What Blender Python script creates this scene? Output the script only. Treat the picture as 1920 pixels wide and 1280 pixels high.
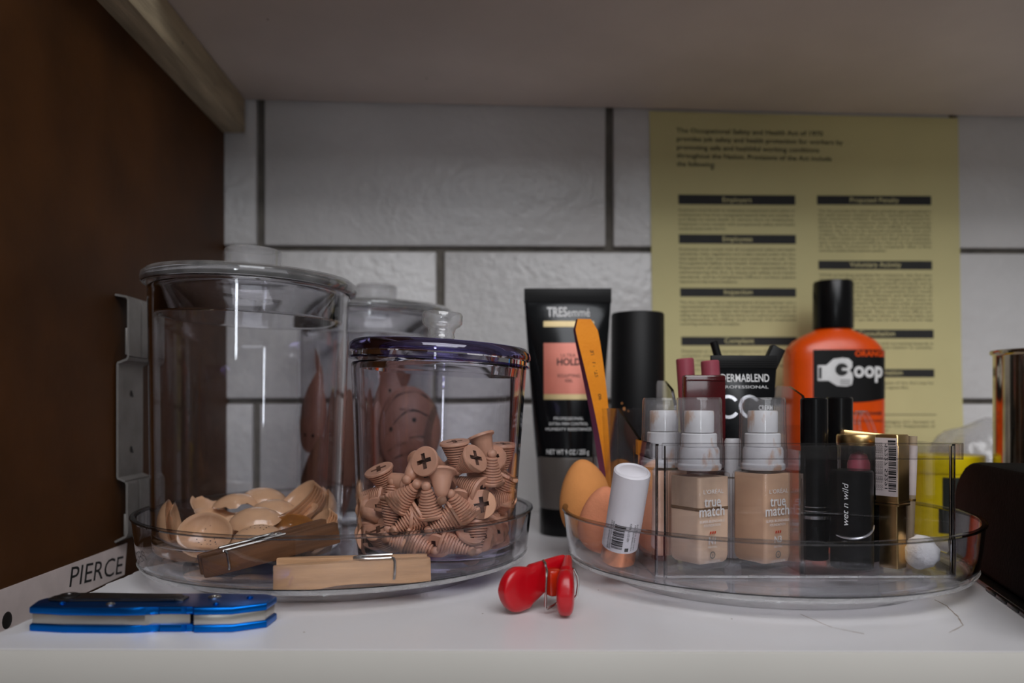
import bpy, bmesh, math, random
from mathutils import Vector, Matrix, Euler

PI = math.pi
S = 0.001                      # everything below is written in millimetres
R = math.radians
sc = bpy.context.scene
for o in list(bpy.data.objects):
    bpy.data.objects.remove(o)

# ------------------------------------------------------------------ camera
F, HY, CX, CH = 1500.0, 760.0, 960.0, 115.0     # focal length px, horizon row, centre column, camera height over shelf (mm)
cam_data = bpy.data.cameras.new('camera')
cam = bpy.data.objects.new('camera', cam_data)
sc.collection.objects.link(cam)
sc.camera = cam
cam.location = (0, 0, CH * S)
cam.rotation_euler = (PI / 2, 0, 0)
cam_data.sensor_width = 36.0
cam_data.lens = 36.0 * F / 1920.0
cam_data.shift_y = (HY - 640.0) / 1920.0
cam_data.clip_start = 0.01
cam_data.clip_end = 50
cam_data.dof.use_dof = True
cam_data.dof.focus_distance = 0.490
cam_data.dof.aperture_fstop = 5.0

# ------------------------------------------------------------------ world, lamps, exposure
world = bpy.data.worlds.new('world')
sc.world = world
world.use_nodes = True
bg = world.node_tree.nodes['Background']
bg.inputs['Color'].default_value = (1.0, 0.97, 0.95, 1)
bg.inputs['Strength'].default_value = 0.085

def area(name, loc, target, sx, sy, power, col):
    d = bpy.data.lights.new(name, 'AREA')
    d.shape = 'RECTANGLE'
    d.size, d.size_y = sx, sy
    d.energy = power
    d.color = col
    o = bpy.data.objects.new(name, d)
    sc.collection.objects.link(o)
    o.location = loc
    o.rotation_euler = (Vector(target) - Vector(loc)).to_track_quat('-Z', 'Y').to_euler()
    return o

area('ceiling_light', (0.30, -0.95, 1.55), (0.1, 0.55, 0.0), 1.8, 1.0, 25.0, (0.985, 0.98, 1.0))
area('window_light', (-0.10, -3.0, 0.42), (0.0, 0.6, 0.2), 0.17, 0.50, 3.2, (0.88, 0.94, 1.0))
area('front_fill_light', (0.50, -1.5, 1.15), (0.1, 0.6, 0.12), 1.0, 0.6, 6.5, (0.92, 0.95, 1.0))  # unseen fill added in front to brighten the bottles and wall

sc.view_settings.view_transform = 'Standard'
sc.view_settings.look = 'None'
sc.view_settings.exposure = 0.15
sc.view_settings.gamma = 1.0
sc.view_settings.use_curve_mapping = False
sc.cycles.transparent_max_bounces = 48
sc.cycles.max_bounces = 32
sc.cycles.transmission_bounces = 32
sc.cycles.sample_clamp_indirect = 0.0
sc.cycles.use_denoising = True
sc.cycles.blur_glossy = 0.0
sc.cycles.use_guiding = True

# ------------------------------------------------------------------ helpers
def at(px, py, d):
    """the point (mm) seen at a place of the 1920x1280 picture at depth d"""
    return Vector(((px - CX) / F * d, d, CH + (HY - py) / F * d))

def srgb(r, g, b):
    f = lambda c: (c / 255 / 12.92) if c / 255 <= 0.04045 else ((c / 255 + 0.055) / 1.055) ** 2.4
    return (f(r), f(g), f(b), 1.0)

class NT:
    def __init__(self, name):
        self.m = bpy.data.materials.new(name)
        self.m.use_nodes = True
        self.t = self.m.node_tree
        self.n = self.t.nodes
        self.out = self.n['Material Output']
        self.p = self.n['Principled BSDF']
    def new(self, kind, **kw):
        x = self.n.new(kind)
        for k, v in kw.items():
            setattr(x, k, v)
        return x
    def link(self, a, b):
        self.t.links.new(a, b)

def mat(name, col, rough=0.5, metal=0.0, spec=0.5, var=0.06, scale=60.0, bump=0.0, bscale=200.0, coat=0.0, stretch=None, sss=0.0, detail=4.0, bdist=0.001):
    """principled surface whose colour wanders a little with noise, optionally bumped"""
    b = NT(name)
    p = b.p
    p.inputs['Roughness'].default_value = rough
    p.inputs['Metallic'].default_value = metal
    p.inputs['Specular IOR Level'].default_value = spec
    p.inputs['Coat Weight'].default_value = coat
    if sss:
        p.inputs['Subsurface Weight'].default_value = sss
        p.inputs['Subsurface Radius'].default_value = (0.004, 0.002, 0.001)
        p.inputs['Subsurface Scale'].default_value = 1.0
    tc = b.new('ShaderNodeTexCoord')
    mp = b.new('ShaderNodeMapping')
    b.link(tc.outputs['Object'], mp.inputs['Vector'])
    if stretch:
        mp.inputs['Scale'].default_value = stretch
    nz = b.new('ShaderNodeTexNoise')
    nz.inputs['Scale'].default_value = scale
    nz.inputs['Detail'].default_value = detail
    b.link(mp.outputs['Vector'], nz.inputs['Vector'])
    rp = b.new('ShaderNodeValToRGB')
    k0, k1 = 1 - var * 2.2, 1 + var * 2.2
    rp.color_ramp.elements[0].position = 0.25
    rp.color_ramp.elements[1].position = 0.75
    rp.color_ramp.elements[0].color = (col[0] * k0, col[1] * k0, col[2] * k0, 1)
    rp.color_ramp.elements[1].color = (min(col[0] * k1, 1), min(col[1] * k1, 1), min(col[2] * k1, 1), 1)
    b.link(nz.outputs['Fac'], rp.inputs['Fac'])
    b.link(rp.outputs['Color'], p.inputs['Base Color'])
    if bump:
        n2 = b.new('ShaderNodeTexNoise')
        n2.inputs['Scale'].default_value = bscale
        n2.inputs['Detail'].default_value = 3.0
        b.link(mp.outputs['Vector'], n2.inputs['Vector'])
        bp = b.new('ShaderNodeBump')
        bp.inputs['Strength'].default_value = bump
        bp.inputs['Distance'].default_value = bdist
        b.link(n2.outputs['Fac'], bp.inputs['Height'])
        b.link(bp.outputs['Normal'], p.inputs['Normal'])
    b.tc, b.mp, b.rp = tc, mp, rp
    b.m['nt'] = 1
    return b.m

def thin_clear(name, tint=(0.96, 0.965, 0.97), edge=(0.5, 0.5, 0.52), f0=0.05, rough=0.03, haze=0.0, hazecol=(0.8, 0.8, 0.8), power=5.0, gain=0.75):
    """thin clear plastic or glass wall: lets light straight through, mirrors more towards grazing, tints more along its edge"""
    b = NT(name)
    b.n.remove(b.p)
    lw = b.new('ShaderNodeLayerWeight')
    lw.inputs['Blend'].default_value = 0.5
    pw = b.new('ShaderNodeMath', operation='POWER')
    pw.inputs[1].default_value = power
    b.link(lw.outputs['Facing'], pw.inputs[0])
    mad = b.new('ShaderNodeMath', operation='MULTIPLY_ADD')
    mad.inputs[1].default_value = gain
    mad.inputs[2].default_value = f0
    b.link(pw.outputs[0], mad.inputs[0])
    p3 = b.new('ShaderNodeMath', operation='POWER')
    p3.inputs[1].default_value = 4.0
    b.link(lw.outputs['Facing'], p3.inputs[0])
    mx = b.new('ShaderNodeMixRGB')
    mx.inputs['Color1'].default_value = (*tint, 1)
    mx.inputs['Color2'].default_value = (*edge, 1)
    b.link(p3.outputs[0], mx.inputs['Fac'])
    tr = b.new('ShaderNodeBsdfTransparent')
    b.link(mx.outputs['Color'], tr.inputs['Color'])
    gl = b.new('ShaderNodeBsdfGlossy')
    gl.inputs['Roughness'].default_value = rough
    gl.inputs['Color'].default_value = (0.95, 0.95, 0.95, 1)
    ms = b.new('ShaderNodeMixShader')
    b.link(mad.outputs[0], ms.inputs['Fac'])
    b.link(tr.outputs[0], ms.inputs[1])
    b.link(gl.outputs[0], ms.inputs[2])
    res = ms.outputs[0]
    if haze:
        df = b.new('ShaderNodeBsdfDiffuse')
        df.inputs['Color'].default_value = (*hazecol, 1)
        nz = b.new('ShaderNodeTexNoise')
        tc = b.new('ShaderNodeTexCoord')
        nz.inputs['Scale'].default_value = 70
        nz.inputs['Detail'].default_value = 5
        b.link(tc.outputs['Object'], nz.inputs['Vector'])
        hm = b.new('ShaderNodeMath', operation='MULTIPLY')
        hm.inputs[1].default_value = haze * 2
        b.link(nz.outputs['Fac'], hm.inputs[0])
        m2 = b.new('ShaderNodeMixShader')
        b.link(hm.outputs[0], m2.inputs['Fac'])
        b.link(res, m2.inputs[1])
        b.link(df.outputs[0], m2.inputs[2])
        res = m2.outputs[0]
    b.link(res, b.out.inputs['Surface'])
    return b.m

def solid_glass(name, col, rough=0.02, ior=1.47):
    b = NT(name)
    b.n.remove(b.p)
    g = b.new('ShaderNodeBsdfGlass')
    nz = b.new('ShaderNodeTexNoise')
    nz.inputs['Scale'].default_value = 25
    mx = b.new('ShaderNodeMixRGB')
    mx.inputs['Color1'].default_value = (*col, 1)
    mx.inputs['Color2'].default_value = (col[0] * .93, col[1] * .93, col[2] * .95, 1)
    b.link(nz.outputs['Fac'], mx.inputs['Fac'])
    b.link(mx.outputs['Color'], g.inputs['Color'])
    g.inputs['Roughness'].default_value = rough
    g.inputs['IOR'].default_value = ior
    b.link(g.outputs[0], b.out.inputs['Surface'])
    return b.m

class MB:
    """collects shapes (millimetres) and links them as ONE mesh object"""
    def __init__(self):
        self.v, self.f, self.mi = [], [], []
    def add(self, vs, fs, m=0, M=None):
        o = len(self.v)
        for p in vs:
            p = Vector(p)
            self.v.append(M @ p if M is not None else p)
        for f in fs:
            self.f.append([i + o for i in f])
            self.mi.append(m)
        return self
    def bm(self, b, m=0, M=None):
        b.verts.index_update()
        self.add([v.co.copy() for v in b.verts], [[v.index for v in f.verts] for f in b.faces], m, M)
        b.free()
        return self
    def box(self, c, s, m=0, bevel=0.0, seg=2, rot=None, M=None):
        b = bmesh.new()
        bmesh.ops.create_cube(b, size=1.0)
        for v in b.verts:
            v.co = Vector((v.co.x * s[0], v.co.y * s[1], v.co.z * s[2]))
        if bevel:
            bmesh.ops.bevel(b, geom=b.edges[:], offset=bevel, segments=seg, affect='EDGES', profile=0.5)
        T = Matrix.Translation(Vector(c))
        if rot is not None:
            T = T @ Euler(rot).to_matrix().to_4x4()
        if M is not None:
            T = M @ T
        return self.bm(b, m, T)
    def lathe(self, prof, n=64, m=0, M=None):
        vs, fs, rings = [], [], []
        for r, z in prof:
            if r < 1e-6:
                rings.append([len(vs)])
                vs.append((0, 0, z))
            else:
                i0 = len(vs)
                vs += [(r * math.cos(2 * PI * k / n), r * math.sin(2 * PI * k / n), z) for k in range(n)]
                rings.append(list(range(i0, i0 + n)))
        for a, b in zip(rings, rings[1:]):
            for k in range(n):
                k2 = (k + 1) % n
                if len(a) == 1 and len(b) == 1:
                    continue
                if len(a) == 1:
                    fs.append([a[0], b[k2], b[k]])
                elif len(b) == 1:
                    fs.append([a[k], a[k2], b[0]])
                else:
                    fs.append([a[k], a[k2], b[k2], b[k]])
        return self.add(vs, fs, m, M)
    def loft(self, rings, m=0, cap=True, M=None, closed=False):
        n = len(rings[0])
        vs = [p for r in rings for p in r]
        fs = []
        L = len(rings)
        for a in range(L if closed else L - 1):
            b = (a + 1) % L
            for k in range(n):
                k2 = (k + 1) % n
                fs.append([a * n + k, a * n + k2, b * n + k2, b * n + k])
        if cap and not closed:
            fs.append(list(range(n))[::-1])
            fs.append([(L - 1) * n + k for k in range(n)])
        return self.add(vs, fs, m, M)
    def tube(self, pts, r, n=8, m=0, closed=False, M=None):
        pts = [Vector(p) for p in pts]
        L = len(pts)
        rings = []
        ref = None
        for i, p in enumerate(pts):
            a = pts[(i - 1) % L] if (closed or i > 0) else p
            b = pts[(i + 1) % L] if (closed or i < L - 1) else p
            t = (b - a).normalized()
            if ref is None:
                ref = t.orthogonal().normalized()
            ref = (ref - t * ref.dot(t))
            ref = ref.normalized() if ref.length > 1e-6 else t.orthogonal().normalized()
            u = t.cross(ref)
            rr = r(i / max(L - 1, 1)) if callable(r) else r
            rings.append([p + (ref * math.cos(2 * PI * k / n) + u * math.sin(2 * PI * k / n)) * rr for k in range(n)])
        return self.loft(rings, m, True, M, closed)
    def prism(self, poly, z0, z1, m=0, bevel=0.0, seg=2, M=None):
        b = bmesh.new()
        lo = [b.verts.new((x, y, z0)) for x, y in poly]
        hi = [b.verts.new((x, y, z1)) for x, y in poly]
        n = len(poly)
        b.faces.new(lo[::-1])
        b.faces.new(hi)
        for k in range(n):
            b.faces.new((lo[k], lo[(k + 1) % n], hi[(k + 1) % n], hi[k]))
        if bevel:
            es = [e for e in b.edges if abs(e.verts[0].co.z - e.verts[1].co.z) < 1e-6]
            bmesh.ops.bevel(b, geom=es, offset=bevel, segments=seg, affect='EDGES', profile=0.5)
        return self.bm(b, m, M)
    def flat(self, poly, m=0, fn=None):
        vs = [fn(x, y) for x, y in poly]
        return self.add(vs, [list(range(len(vs)))], m)
    def patch(self, x0, x1, y0, y1, fn, m=0, nx=14, ny=6):
        vs = [fn(x0 + (x1 - x0) * i / nx, y0 + (y1 - y0) * j / ny) for j in range(ny + 1) for i in range(nx + 1)]
        fs = [[j * (nx + 1) + i, j * (nx + 1) + i + 1, (j + 1) * (nx + 1) + i + 1, (j + 1) * (nx + 1) + i] for j in range(ny) for i in range(nx)]
        return self.add(vs, fs, m)
    def text(self, s, size, x, y, fn, m=0, align='CENTER', width=None, bold=0.0, shear=0.0, line=1.0):
        """printed lettering, its flat glyph shapes carried onto a surface by fn(x, y)"""
        vs, fs = glyphs(s, size, align, bold, shear, line)
        if not vs:
            return self
        k = 1.0
        if width:
            xs = [p[0] for p in vs]
            k = width / max(max(xs) - min(xs), 1e-6)
        return self.add([fn(x + p[0] * k, y + p[1]) for p in vs], fs, m)
    def build(self, name, mats, parent=None, loc=None, rot=None, angle=38, recalc=False):
        me = bpy.data.meshes.new(name)
        me.from_pydata([tuple(p * S) for p in self.v], [], self.f)
        for mm in (mats if isinstance(mats, (list, tuple)) else [mats]):
            me.materials.append(mm)
        for p, i in zip(me.polygons, self.mi):
            p.material_index = i
            p.use_smooth = True
        if recalc:
            b = bmesh.new()
            b.from_mesh(me)
            bmesh.ops.recalc_face_normals(b, faces=b.faces[:])
            b.to_mesh(me)
            b.free()
        me.update()
        me.set_sharp_from_angle(angle=R(angle))
        o = bpy.data.objects.new(name, me)
        sc.collection.objects.link(o)
        if parent is not None:
            o.parent = parent
        if loc is not None:
            o.location = Vector(loc) * S
        if rot is not None:
            o.rotation_euler = rot
        return o

_gl = {}
def glyphs(s, size, align='CENTER', bold=0.0, shear=0.0, line=1.0):
    key = (s, align, bold, shear, line)
    if key not in _gl:
        cu = bpy.data.curves.new('lettering', 'FONT')
        cu.body = s
        cu.size = 1.0
        cu.align_x = align
        cu.resolution_u = 3
        cu.offset = bold
        cu.shear = shear
        cu.space_line = line
        o = bpy.data.objects.new('lettering', cu)
        sc.collection.objects.link(o)
        dg = bpy.context.evaluated_depsgraph_get()
        me = bpy.data.meshes.new_from_object(o.evaluated_get(dg))
        _gl[key] = ([(v.co.x, v.co.y) for v in me.vertices], [list(p.vertices) for p in me.polygons])
        bpy.data.objects.remove(o)
        bpy.data.curves.remove(cu)
        bpy.data.meshes.remove(me)
    v, f = _gl[key]
    return [(x * size, y * size) for x, y in v], f

def tag(o, label=None, cat=None, group=None, kind=None):
    if label: o['label'] = label
    if cat: o['category'] = cat
    if group: o['group'] = group
    if kind: o['kind'] = kind
    return o

def thing(name, label, cat, loc=(0, 0, 0), rot=(0, 0, 0), group=None):
    o = bpy.data.objects.new(name, None)
    sc.collection.objects.link(o)
    o.empty_display_size = 0.01
    o.location = Vector(loc) * S
    o.rotation_euler = rot
    return tag(o, label, cat, group)

def rrect(w, d, r, n=6):
    """rounded rectangle outline, counter-clockwise"""
    out = []
    for cx, cy, a0 in ((w / 2 - r, d / 2 - r, 0), (-w / 2 + r, d / 2 - r, 90), (-w / 2 + r, -d / 2 + r, 180), (w / 2 - r, -d / 2 + r, 270)):
        for k in range(n + 1):
            a = R(a0 + 90 * k / n)
            out.append((cx + r * math.cos(a), cy + r * math.sin(a)))
    return out

def front(y0=0.0):
    return lambda x, y: Vector((x, y0, y))

def frame(z, x):
    """matrix whose Z axis is z and whose X axis is as close to x as it can be"""
    z = Vector(z).normalized()
    x = Vector(x)
    x = (x - z * x.dot(z)).normalized()
    y = z.cross(x)
    return Matrix((x, y, z)).transposed()

# ------------------------------------------------------------------ materials
def wall_paint():
    m = mat('glossy_block_paint', (0.60, 0.59, 0.585), rough=0.30, var=0.04, scale=9, bump=1.0, bscale=90, bdist=0.0014, spec=0.5)
    return m
M_block = wall_paint()
M_mortar = mat('grey_mortar', srgb(104, 99, 92), rough=0.9, var=0.15, scale=60, bump=0.5, bscale=300)
M_panel = mat('brown_painted_board', srgb(78, 46, 18), rough=0.6, var=0.14, scale=14, bump=0.25, bscale=60, spec=0.15)
M_shelf = mat('white_melamine', (0.74, 0.73, 0.745), rough=0.32, var=0.02, scale=5, bump=0.06, bscale=25)
M_edge = mat('cream_edge_band', (0.62, 0.60, 0.555), rough=0.45, var=0.025, scale=8)
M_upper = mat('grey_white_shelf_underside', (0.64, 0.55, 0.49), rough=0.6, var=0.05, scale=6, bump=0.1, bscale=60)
M_cleat = mat('bare_softwood', srgb(176, 160, 132), rough=0.75, var=0.16, scale=18, bump=0.3, bscale=120, stretch=(6, 0.6, 6))
M_metal = mat('dull_galvanised_steel', srgb(140, 136, 132), rough=0.5, metal=0.7, var=0.10, scale=40, bump=0.1)
M_dark = mat('dark_void', (0.012, 0.010, 0.009), rough=0.8)
M_steel = mat('satin_steel', srgb(190, 186, 178), rough=0.32, metal=1.0, var=0.06, scale=50, stretch=(0.3, 3, 3))
M_wire = mat('steel_wire', srgb(200, 198, 195), rough=0.22, metal=1.0)
M_blacksteel = mat('blackened_steel', srgb(80, 78, 78), rough=0.35, metal=0.9)
M_blue = mat('blue_anodised_aluminium', srgb(0, 98, 186), rough=0.28, metal=0.92, var=0.05)
M_wood_dark = mat('weathered_brown_wood', srgb(98, 62, 34), rough=0.65, var=0.28, scale=22, bump=0.3, bscale=60, stretch=(0.8, 6, 6))
M_wood_light = mat('pale_wood', srgb(208, 162, 118), rough=0.6, var=0.10, scale=22, bump=0.2, bscale=80, stretch=(0.8, 6, 6))
M_tan = mat('tan_plastic_shell', srgb(214, 170, 132), rough=0.16, var=0.05, scale=40, coat=0.5)
M_amber = mat('amber_shaded_shell', srgb(150, 96, 44), rough=0.2, var=0.10, scale=40, coat=0.3)  # tan shell's hollow side, its shade and translucency put into the colour
M_peg = mat('tan_peg_plastic', srgb(208, 158, 128), rough=0.45, var=0.05, scale=60)
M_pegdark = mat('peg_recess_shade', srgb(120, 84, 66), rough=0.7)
M_brown = mat('brown_rubbery_sheet', srgb(140, 95, 80), rough=0.5, var=0.10, scale=20)
M_brown2 = mat('darker_brown_rubbery_sheet', srgb(112, 75, 62), rough=0.5, var=0.10, scale=20)
M_hole = mat('dark_hole', (0.01, 0.008, 0.007), rough=0.9)
M_clear = solid_glass('clear_jar_plastic', (0.99, 0.99, 0.99), 0.0, 1.46)
M_floor = thin_clear('flat_clear_sheet', tint=(0.99, 0.99, 0.99), edge=(0.93, 0.93, 0.93), f0=0.02, power=6.0, gain=0.45)
M_tray = solid_glass('clear_tray_plastic', (0.985, 0.985, 0.988), 0.0, 1.46)
M_org = solid_glass('clear_organizer_plastic', (0.985, 0.985, 0.985), 0.0, 1.46)
M_rim = thin_clear('clear_plastic_rim', tint=(0.80, 0.795, 0.80), edge=(0.10, 0.10, 0.12), f0=0.05, power=6.0, gain=0.6)
M_lip = thin_clear('clear_plastic_lip', tint=(0.965, 0.96, 0.96), edge=(0.3, 0.3, 0.32), f0=0.04)
M_milky = thin_clear('milky_plastic_edge', tint=(0.95, 0.95, 0.95), edge=(0.7, 0.7, 0.7), f0=0.06, rough=0.2, haze=0.25, hazecol=(0.88, 0.88, 0.88))  # milky haze stands in for the bright highlight on the trays' lower edge
M_base = thin_clear('grey_clear_base', tint=(0.90, 0.90, 0.90), edge=(0.5, 0.5, 0.5), f0=0.04, haze=0.10, hazecol=(0.7, 0.7, 0.7))
M_purple = thin_clear('purple_tinted_plastic', tint=(0.52, 0.48, 0.74), edge=(0.10, 0.07, 0.26), f0=0.06)
M_lid = solid_glass('clear_lid_plastic', (0.99, 0.99, 0.99), 0.0, 1.46)
M_rimsheen = thin_clear('clear_rim_sheen', tint=(0.9, 0.9, 0.9), edge=(0.6, 0.6, 0.6), f0=0.08, rough=0.08, haze=0.13, hazecol=(0.8, 0.8, 0.8), power=3.0)  # pale haze stands in for the room's light reflected in the lid rim
M_palepurple = solid_glass('faint_purple_plastic', (0.985, 0.982, 0.993), 0.0, 1.46)
M_purplebase = thin_clear('purple_base_plastic', tint=(0.80, 0.77, 0.90), edge=(0.25, 0.2, 0.42), f0=0.05)
M_glass = thin_clear('solid_clear_knob', tint=(0.86, 0.86, 0.87), edge=(0.35, 0.35, 0.36), f0=0.09, rough=0.06, haze=0.12, power=2.5)
M_capclear = thin_clear('cloudy_cap_plastic', tint=(0.96, 0.96, 0.965), edge=(0.55, 0.55, 0.58), f0=0.03, rough=0.1, haze=0.05, hazecol=(0.8, 0.8, 0.82))
M_bottle = thin_clear('clear_bottle_glass', tint=(0.985, 0.98, 0.975), edge=(0.5, 0.47, 0.44), f0=0.035)
M_white = mat('white_plastic', (0.78, 0.78, 0.81), rough=0.35, var=0.02)
M_matwhite = mat('matte_white_sleeve', (0.74, 0.72, 0.77), rough=0.5, var=0.02)
M_copper = mat('copper_metal', srgb(230, 150, 108), rough=0.25, metal=0.9)
M_gold = mat('polished_gold', srgb(226, 190, 130), rough=0.30, metal=1.0, var=0.08, scale=40)
M_black = mat('black_plastic', (0.004, 0.004, 0.0045), rough=0.25, var=0.05, spec=0.3)
M_matblack = mat('matte_black', (0.005, 0.005, 0.0055), rough=0.5, var=0.05, spec=0.25)
M_fabric = mat('black_textile_case', (0.0035, 0.0035, 0.0037), rough=0.8, var=0.25, scale=80, bump=0.3, bscale=400, spec=0.1)
M_tubeblk = mat('glossy_black_tube', (0.004, 0.0045, 0.0055), rough=0.14, var=0.05, spec=0.4)
M_greycap = mat('dark_grey_cap', srgb(86, 80, 76), rough=0.35, var=0.05)
M_salmon = mat('salmon_foil', srgb(200, 116, 98), rough=0.3, metal=0.25, var=0.04)
M_goldband = mat('pale_gold_band', srgb(200, 178, 128), rough=0.35, metal=0.3)
M_ink = mat('black_ink', (0.015, 0.015, 0.015), rough=0.7)
M_softink = mat('faded_ink', srgb(96, 92, 70), rough=0.8)
M_inkred = mat('red_ink', srgb(200, 60, 20), rough=0.6)
M_whiteink = mat('white_ink', (0.75, 0.75, 0.75), rough=0.5)
M_greyink = mat('grey_ink', srgb(130, 125, 118), rough=0.5)
M_silver = mat('silver_foil', srgb(215, 215, 220), rough=0.25, metal=0.8)
M_paper = mat('yellow_paper', srgb(205, 196, 144), rough=0.8, var=0.03, scale=8)
M_label = mat('white_sticker', srgb(216, 202, 198), rough=0.6, var=0.04)
M_orangefile = mat('orange_foam_board', srgb(255, 152, 30), rough=0.7, var=0.04, bump=0.3, bscale=600)
M_purplefoam = mat('plum_foam_edge', srgb(92, 34, 62), rough=0.8)
M_goop = mat('orange_bottle_plastic', srgb(226, 78, 8), rough=0.28, var=0.04)
M_red = mat('red_plastic', srgb(184, 6, 22), rough=0.32, var=0.05, coat=0.15)
M_redclear = mat('amber_red_plastic', srgb(180, 40, 12), rough=0.2, var=0.1, coat=0.3)
M_mauve = mat('mauve_cap', srgb(160, 74, 88), rough=0.4, var=0.05)
M_wine = mat('dark_wine_plastic', srgb(70, 4, 10), rough=0.15, var=0.1, coat=0.4)
M_sponge = mat('tan_sponge', srgb(216, 146, 86), rough=0.95, var=0.06, scale=40, bump=0.2, bscale=900, spec=0.1)
M_sponge2 = mat('peach_sponge', srgb(226, 148, 112), rough=0.95, var=0.10, scale=40, bump=0.35, bscale=700, spec=0.1)
M_yellow = mat('yellow_plastic', srgb(226, 200, 8), rough=0.35, var=0.04)
M_greenblk = mat('dark_green_label', srgb(30, 34, 26), rough=0.5)
M_pink = mat('pink_lipstick', srgb(176, 86, 104), rough=0.4)
M_beige = mat('beige_pencil', srgb(170, 150, 124), rough=0.4)
M_bag = thin_clear('crumpled_clear_bag', tint=(0.9, 0.9, 0.9), edge=(0.5, 0.5, 0.5), f0=0.08, rough=0.15, haze=0.25, hazecol=(0.8, 0.8, 0.82))
M_tin = mat('shiny_tin', srgb(190, 180, 160), rough=0.12, metal=1.0, var=0.1)
M_bluelab = mat('blue_label', srgb(20, 120, 190), rough=0.4)
M_cotton = mat('white_cotton', (0.8, 0.8, 0.8), rough=0.95, bump=0.6, bscale=500)
M_scratch = mat('brown_scratch', srgb(150, 132, 118), rough=0.8)

def stained_white():
    m = mat('white_plastic_with_makeup_smears', (0.78, 0.78, 0.80), rough=0.4, var=0.01)
    t = m.node_tree
    p = t.nodes['Principled BSDF']
    src = p.inputs['Base Color'].links[0].from_socket
    tc = t.nodes.new('ShaderNodeTexCoord')
    mp = t.nodes.new('ShaderNodeMapping')
    mp.inputs['Scale'].default_value = (1.4, 1.4, 0.7)
    oi = t.nodes.new('ShaderNodeObjectInfo')
    ad = t.nodes.new('ShaderNodeVectorMath')
    sc_ = t.nodes.new('ShaderNodeVectorMath')
    sc_.operation = 'SCALE'
    sc_.inputs['Scale'].default_value = 0.05
    t.links.new(oi.outputs['Location'], sc_.inputs[0])
    t.links.new(tc.outputs['Object'], ad.inputs[0])
    t.links.new(sc_.outputs[0], ad.inputs[1])
    t.links.new(ad.outputs[0], mp.inputs['Vector'])
    nz = t.nodes.new('ShaderNodeTexNoise')
    nz.inputs['Scale'].default_value = 90
    nz.inputs['Detail'].default_value = 4
    t.links.new(mp.outputs['Vector'], nz.inputs['Vector'])
    rp = t.nodes.new('ShaderNodeValToRGB')
    rp.color_ramp.elements[0].position = 0.55
    rp.color_ramp.elements[1].position = 0.66
    rp.color_ramp.elements[0].color = (0, 0, 0, 1)
    rp.color_ramp.elements[1].color = (0.85, 0.85, 0.85, 1)
    t.links.new(nz.outputs['Fac'], rp.inputs['Fac'])
    mx = t.nodes.new('ShaderNodeMixRGB')
    mx.inputs['Color2'].default_value = srgb(206, 160, 124)
    t.links.new(rp.outputs['Color'], mx.inputs['Fac'])
    t.links.new(src, mx.inputs['Color1'])
    t.links.new(mx.outputs['Color'], p.inputs['Base Color'])
    return m
M_stained = stained_white()

rnd = random.Random(7)

# ------------------------------------------------------------------ the setting
WY, WSL = 858.0, 0.0195                     # painted block wall: depth on the camera axis, slope
wrot = math.atan(WSL)
def wall_y(x): return WY + WSL * x
mb = MB()
mb.box((150, 12, 120), (1500, 14, 1100), m=1)
rows = [(-207.6, -272 + 186), (-44, -272), (119.2, -76.6), (282.6, -268), (446.2, -82)]
for z0, x0 in rows:
    for k in range(-2, 4):
        xa = x0 + 372.7 * k
        if xa > 800 or xa + 372 < -520: continue
        mb.box((xa + 186.35, 4, z0 + 81.7), (372.7 - 8.5, 12, 163.4 - 6.0), m=0, bevel=2.0, seg=3)
wall = mb.build('wall_back', [M_block, M_mortar], loc=(0, WY, 0), rot=(0, 0, wrot))
tag(wall, kind='structure')

def panel_x(d): return -275.8 - 0.035 * d
prot = math.atan(0.035)
mb = MB()
mb.box((-9, 0, 0), (18, 1100, 1500), bevel=0.6)
pl = mb.build('wall_left', M_panel, loc=(panel_x(330), 330, 150), rot=(0, 0, prot))
tag(pl, kind='structure')

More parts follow.
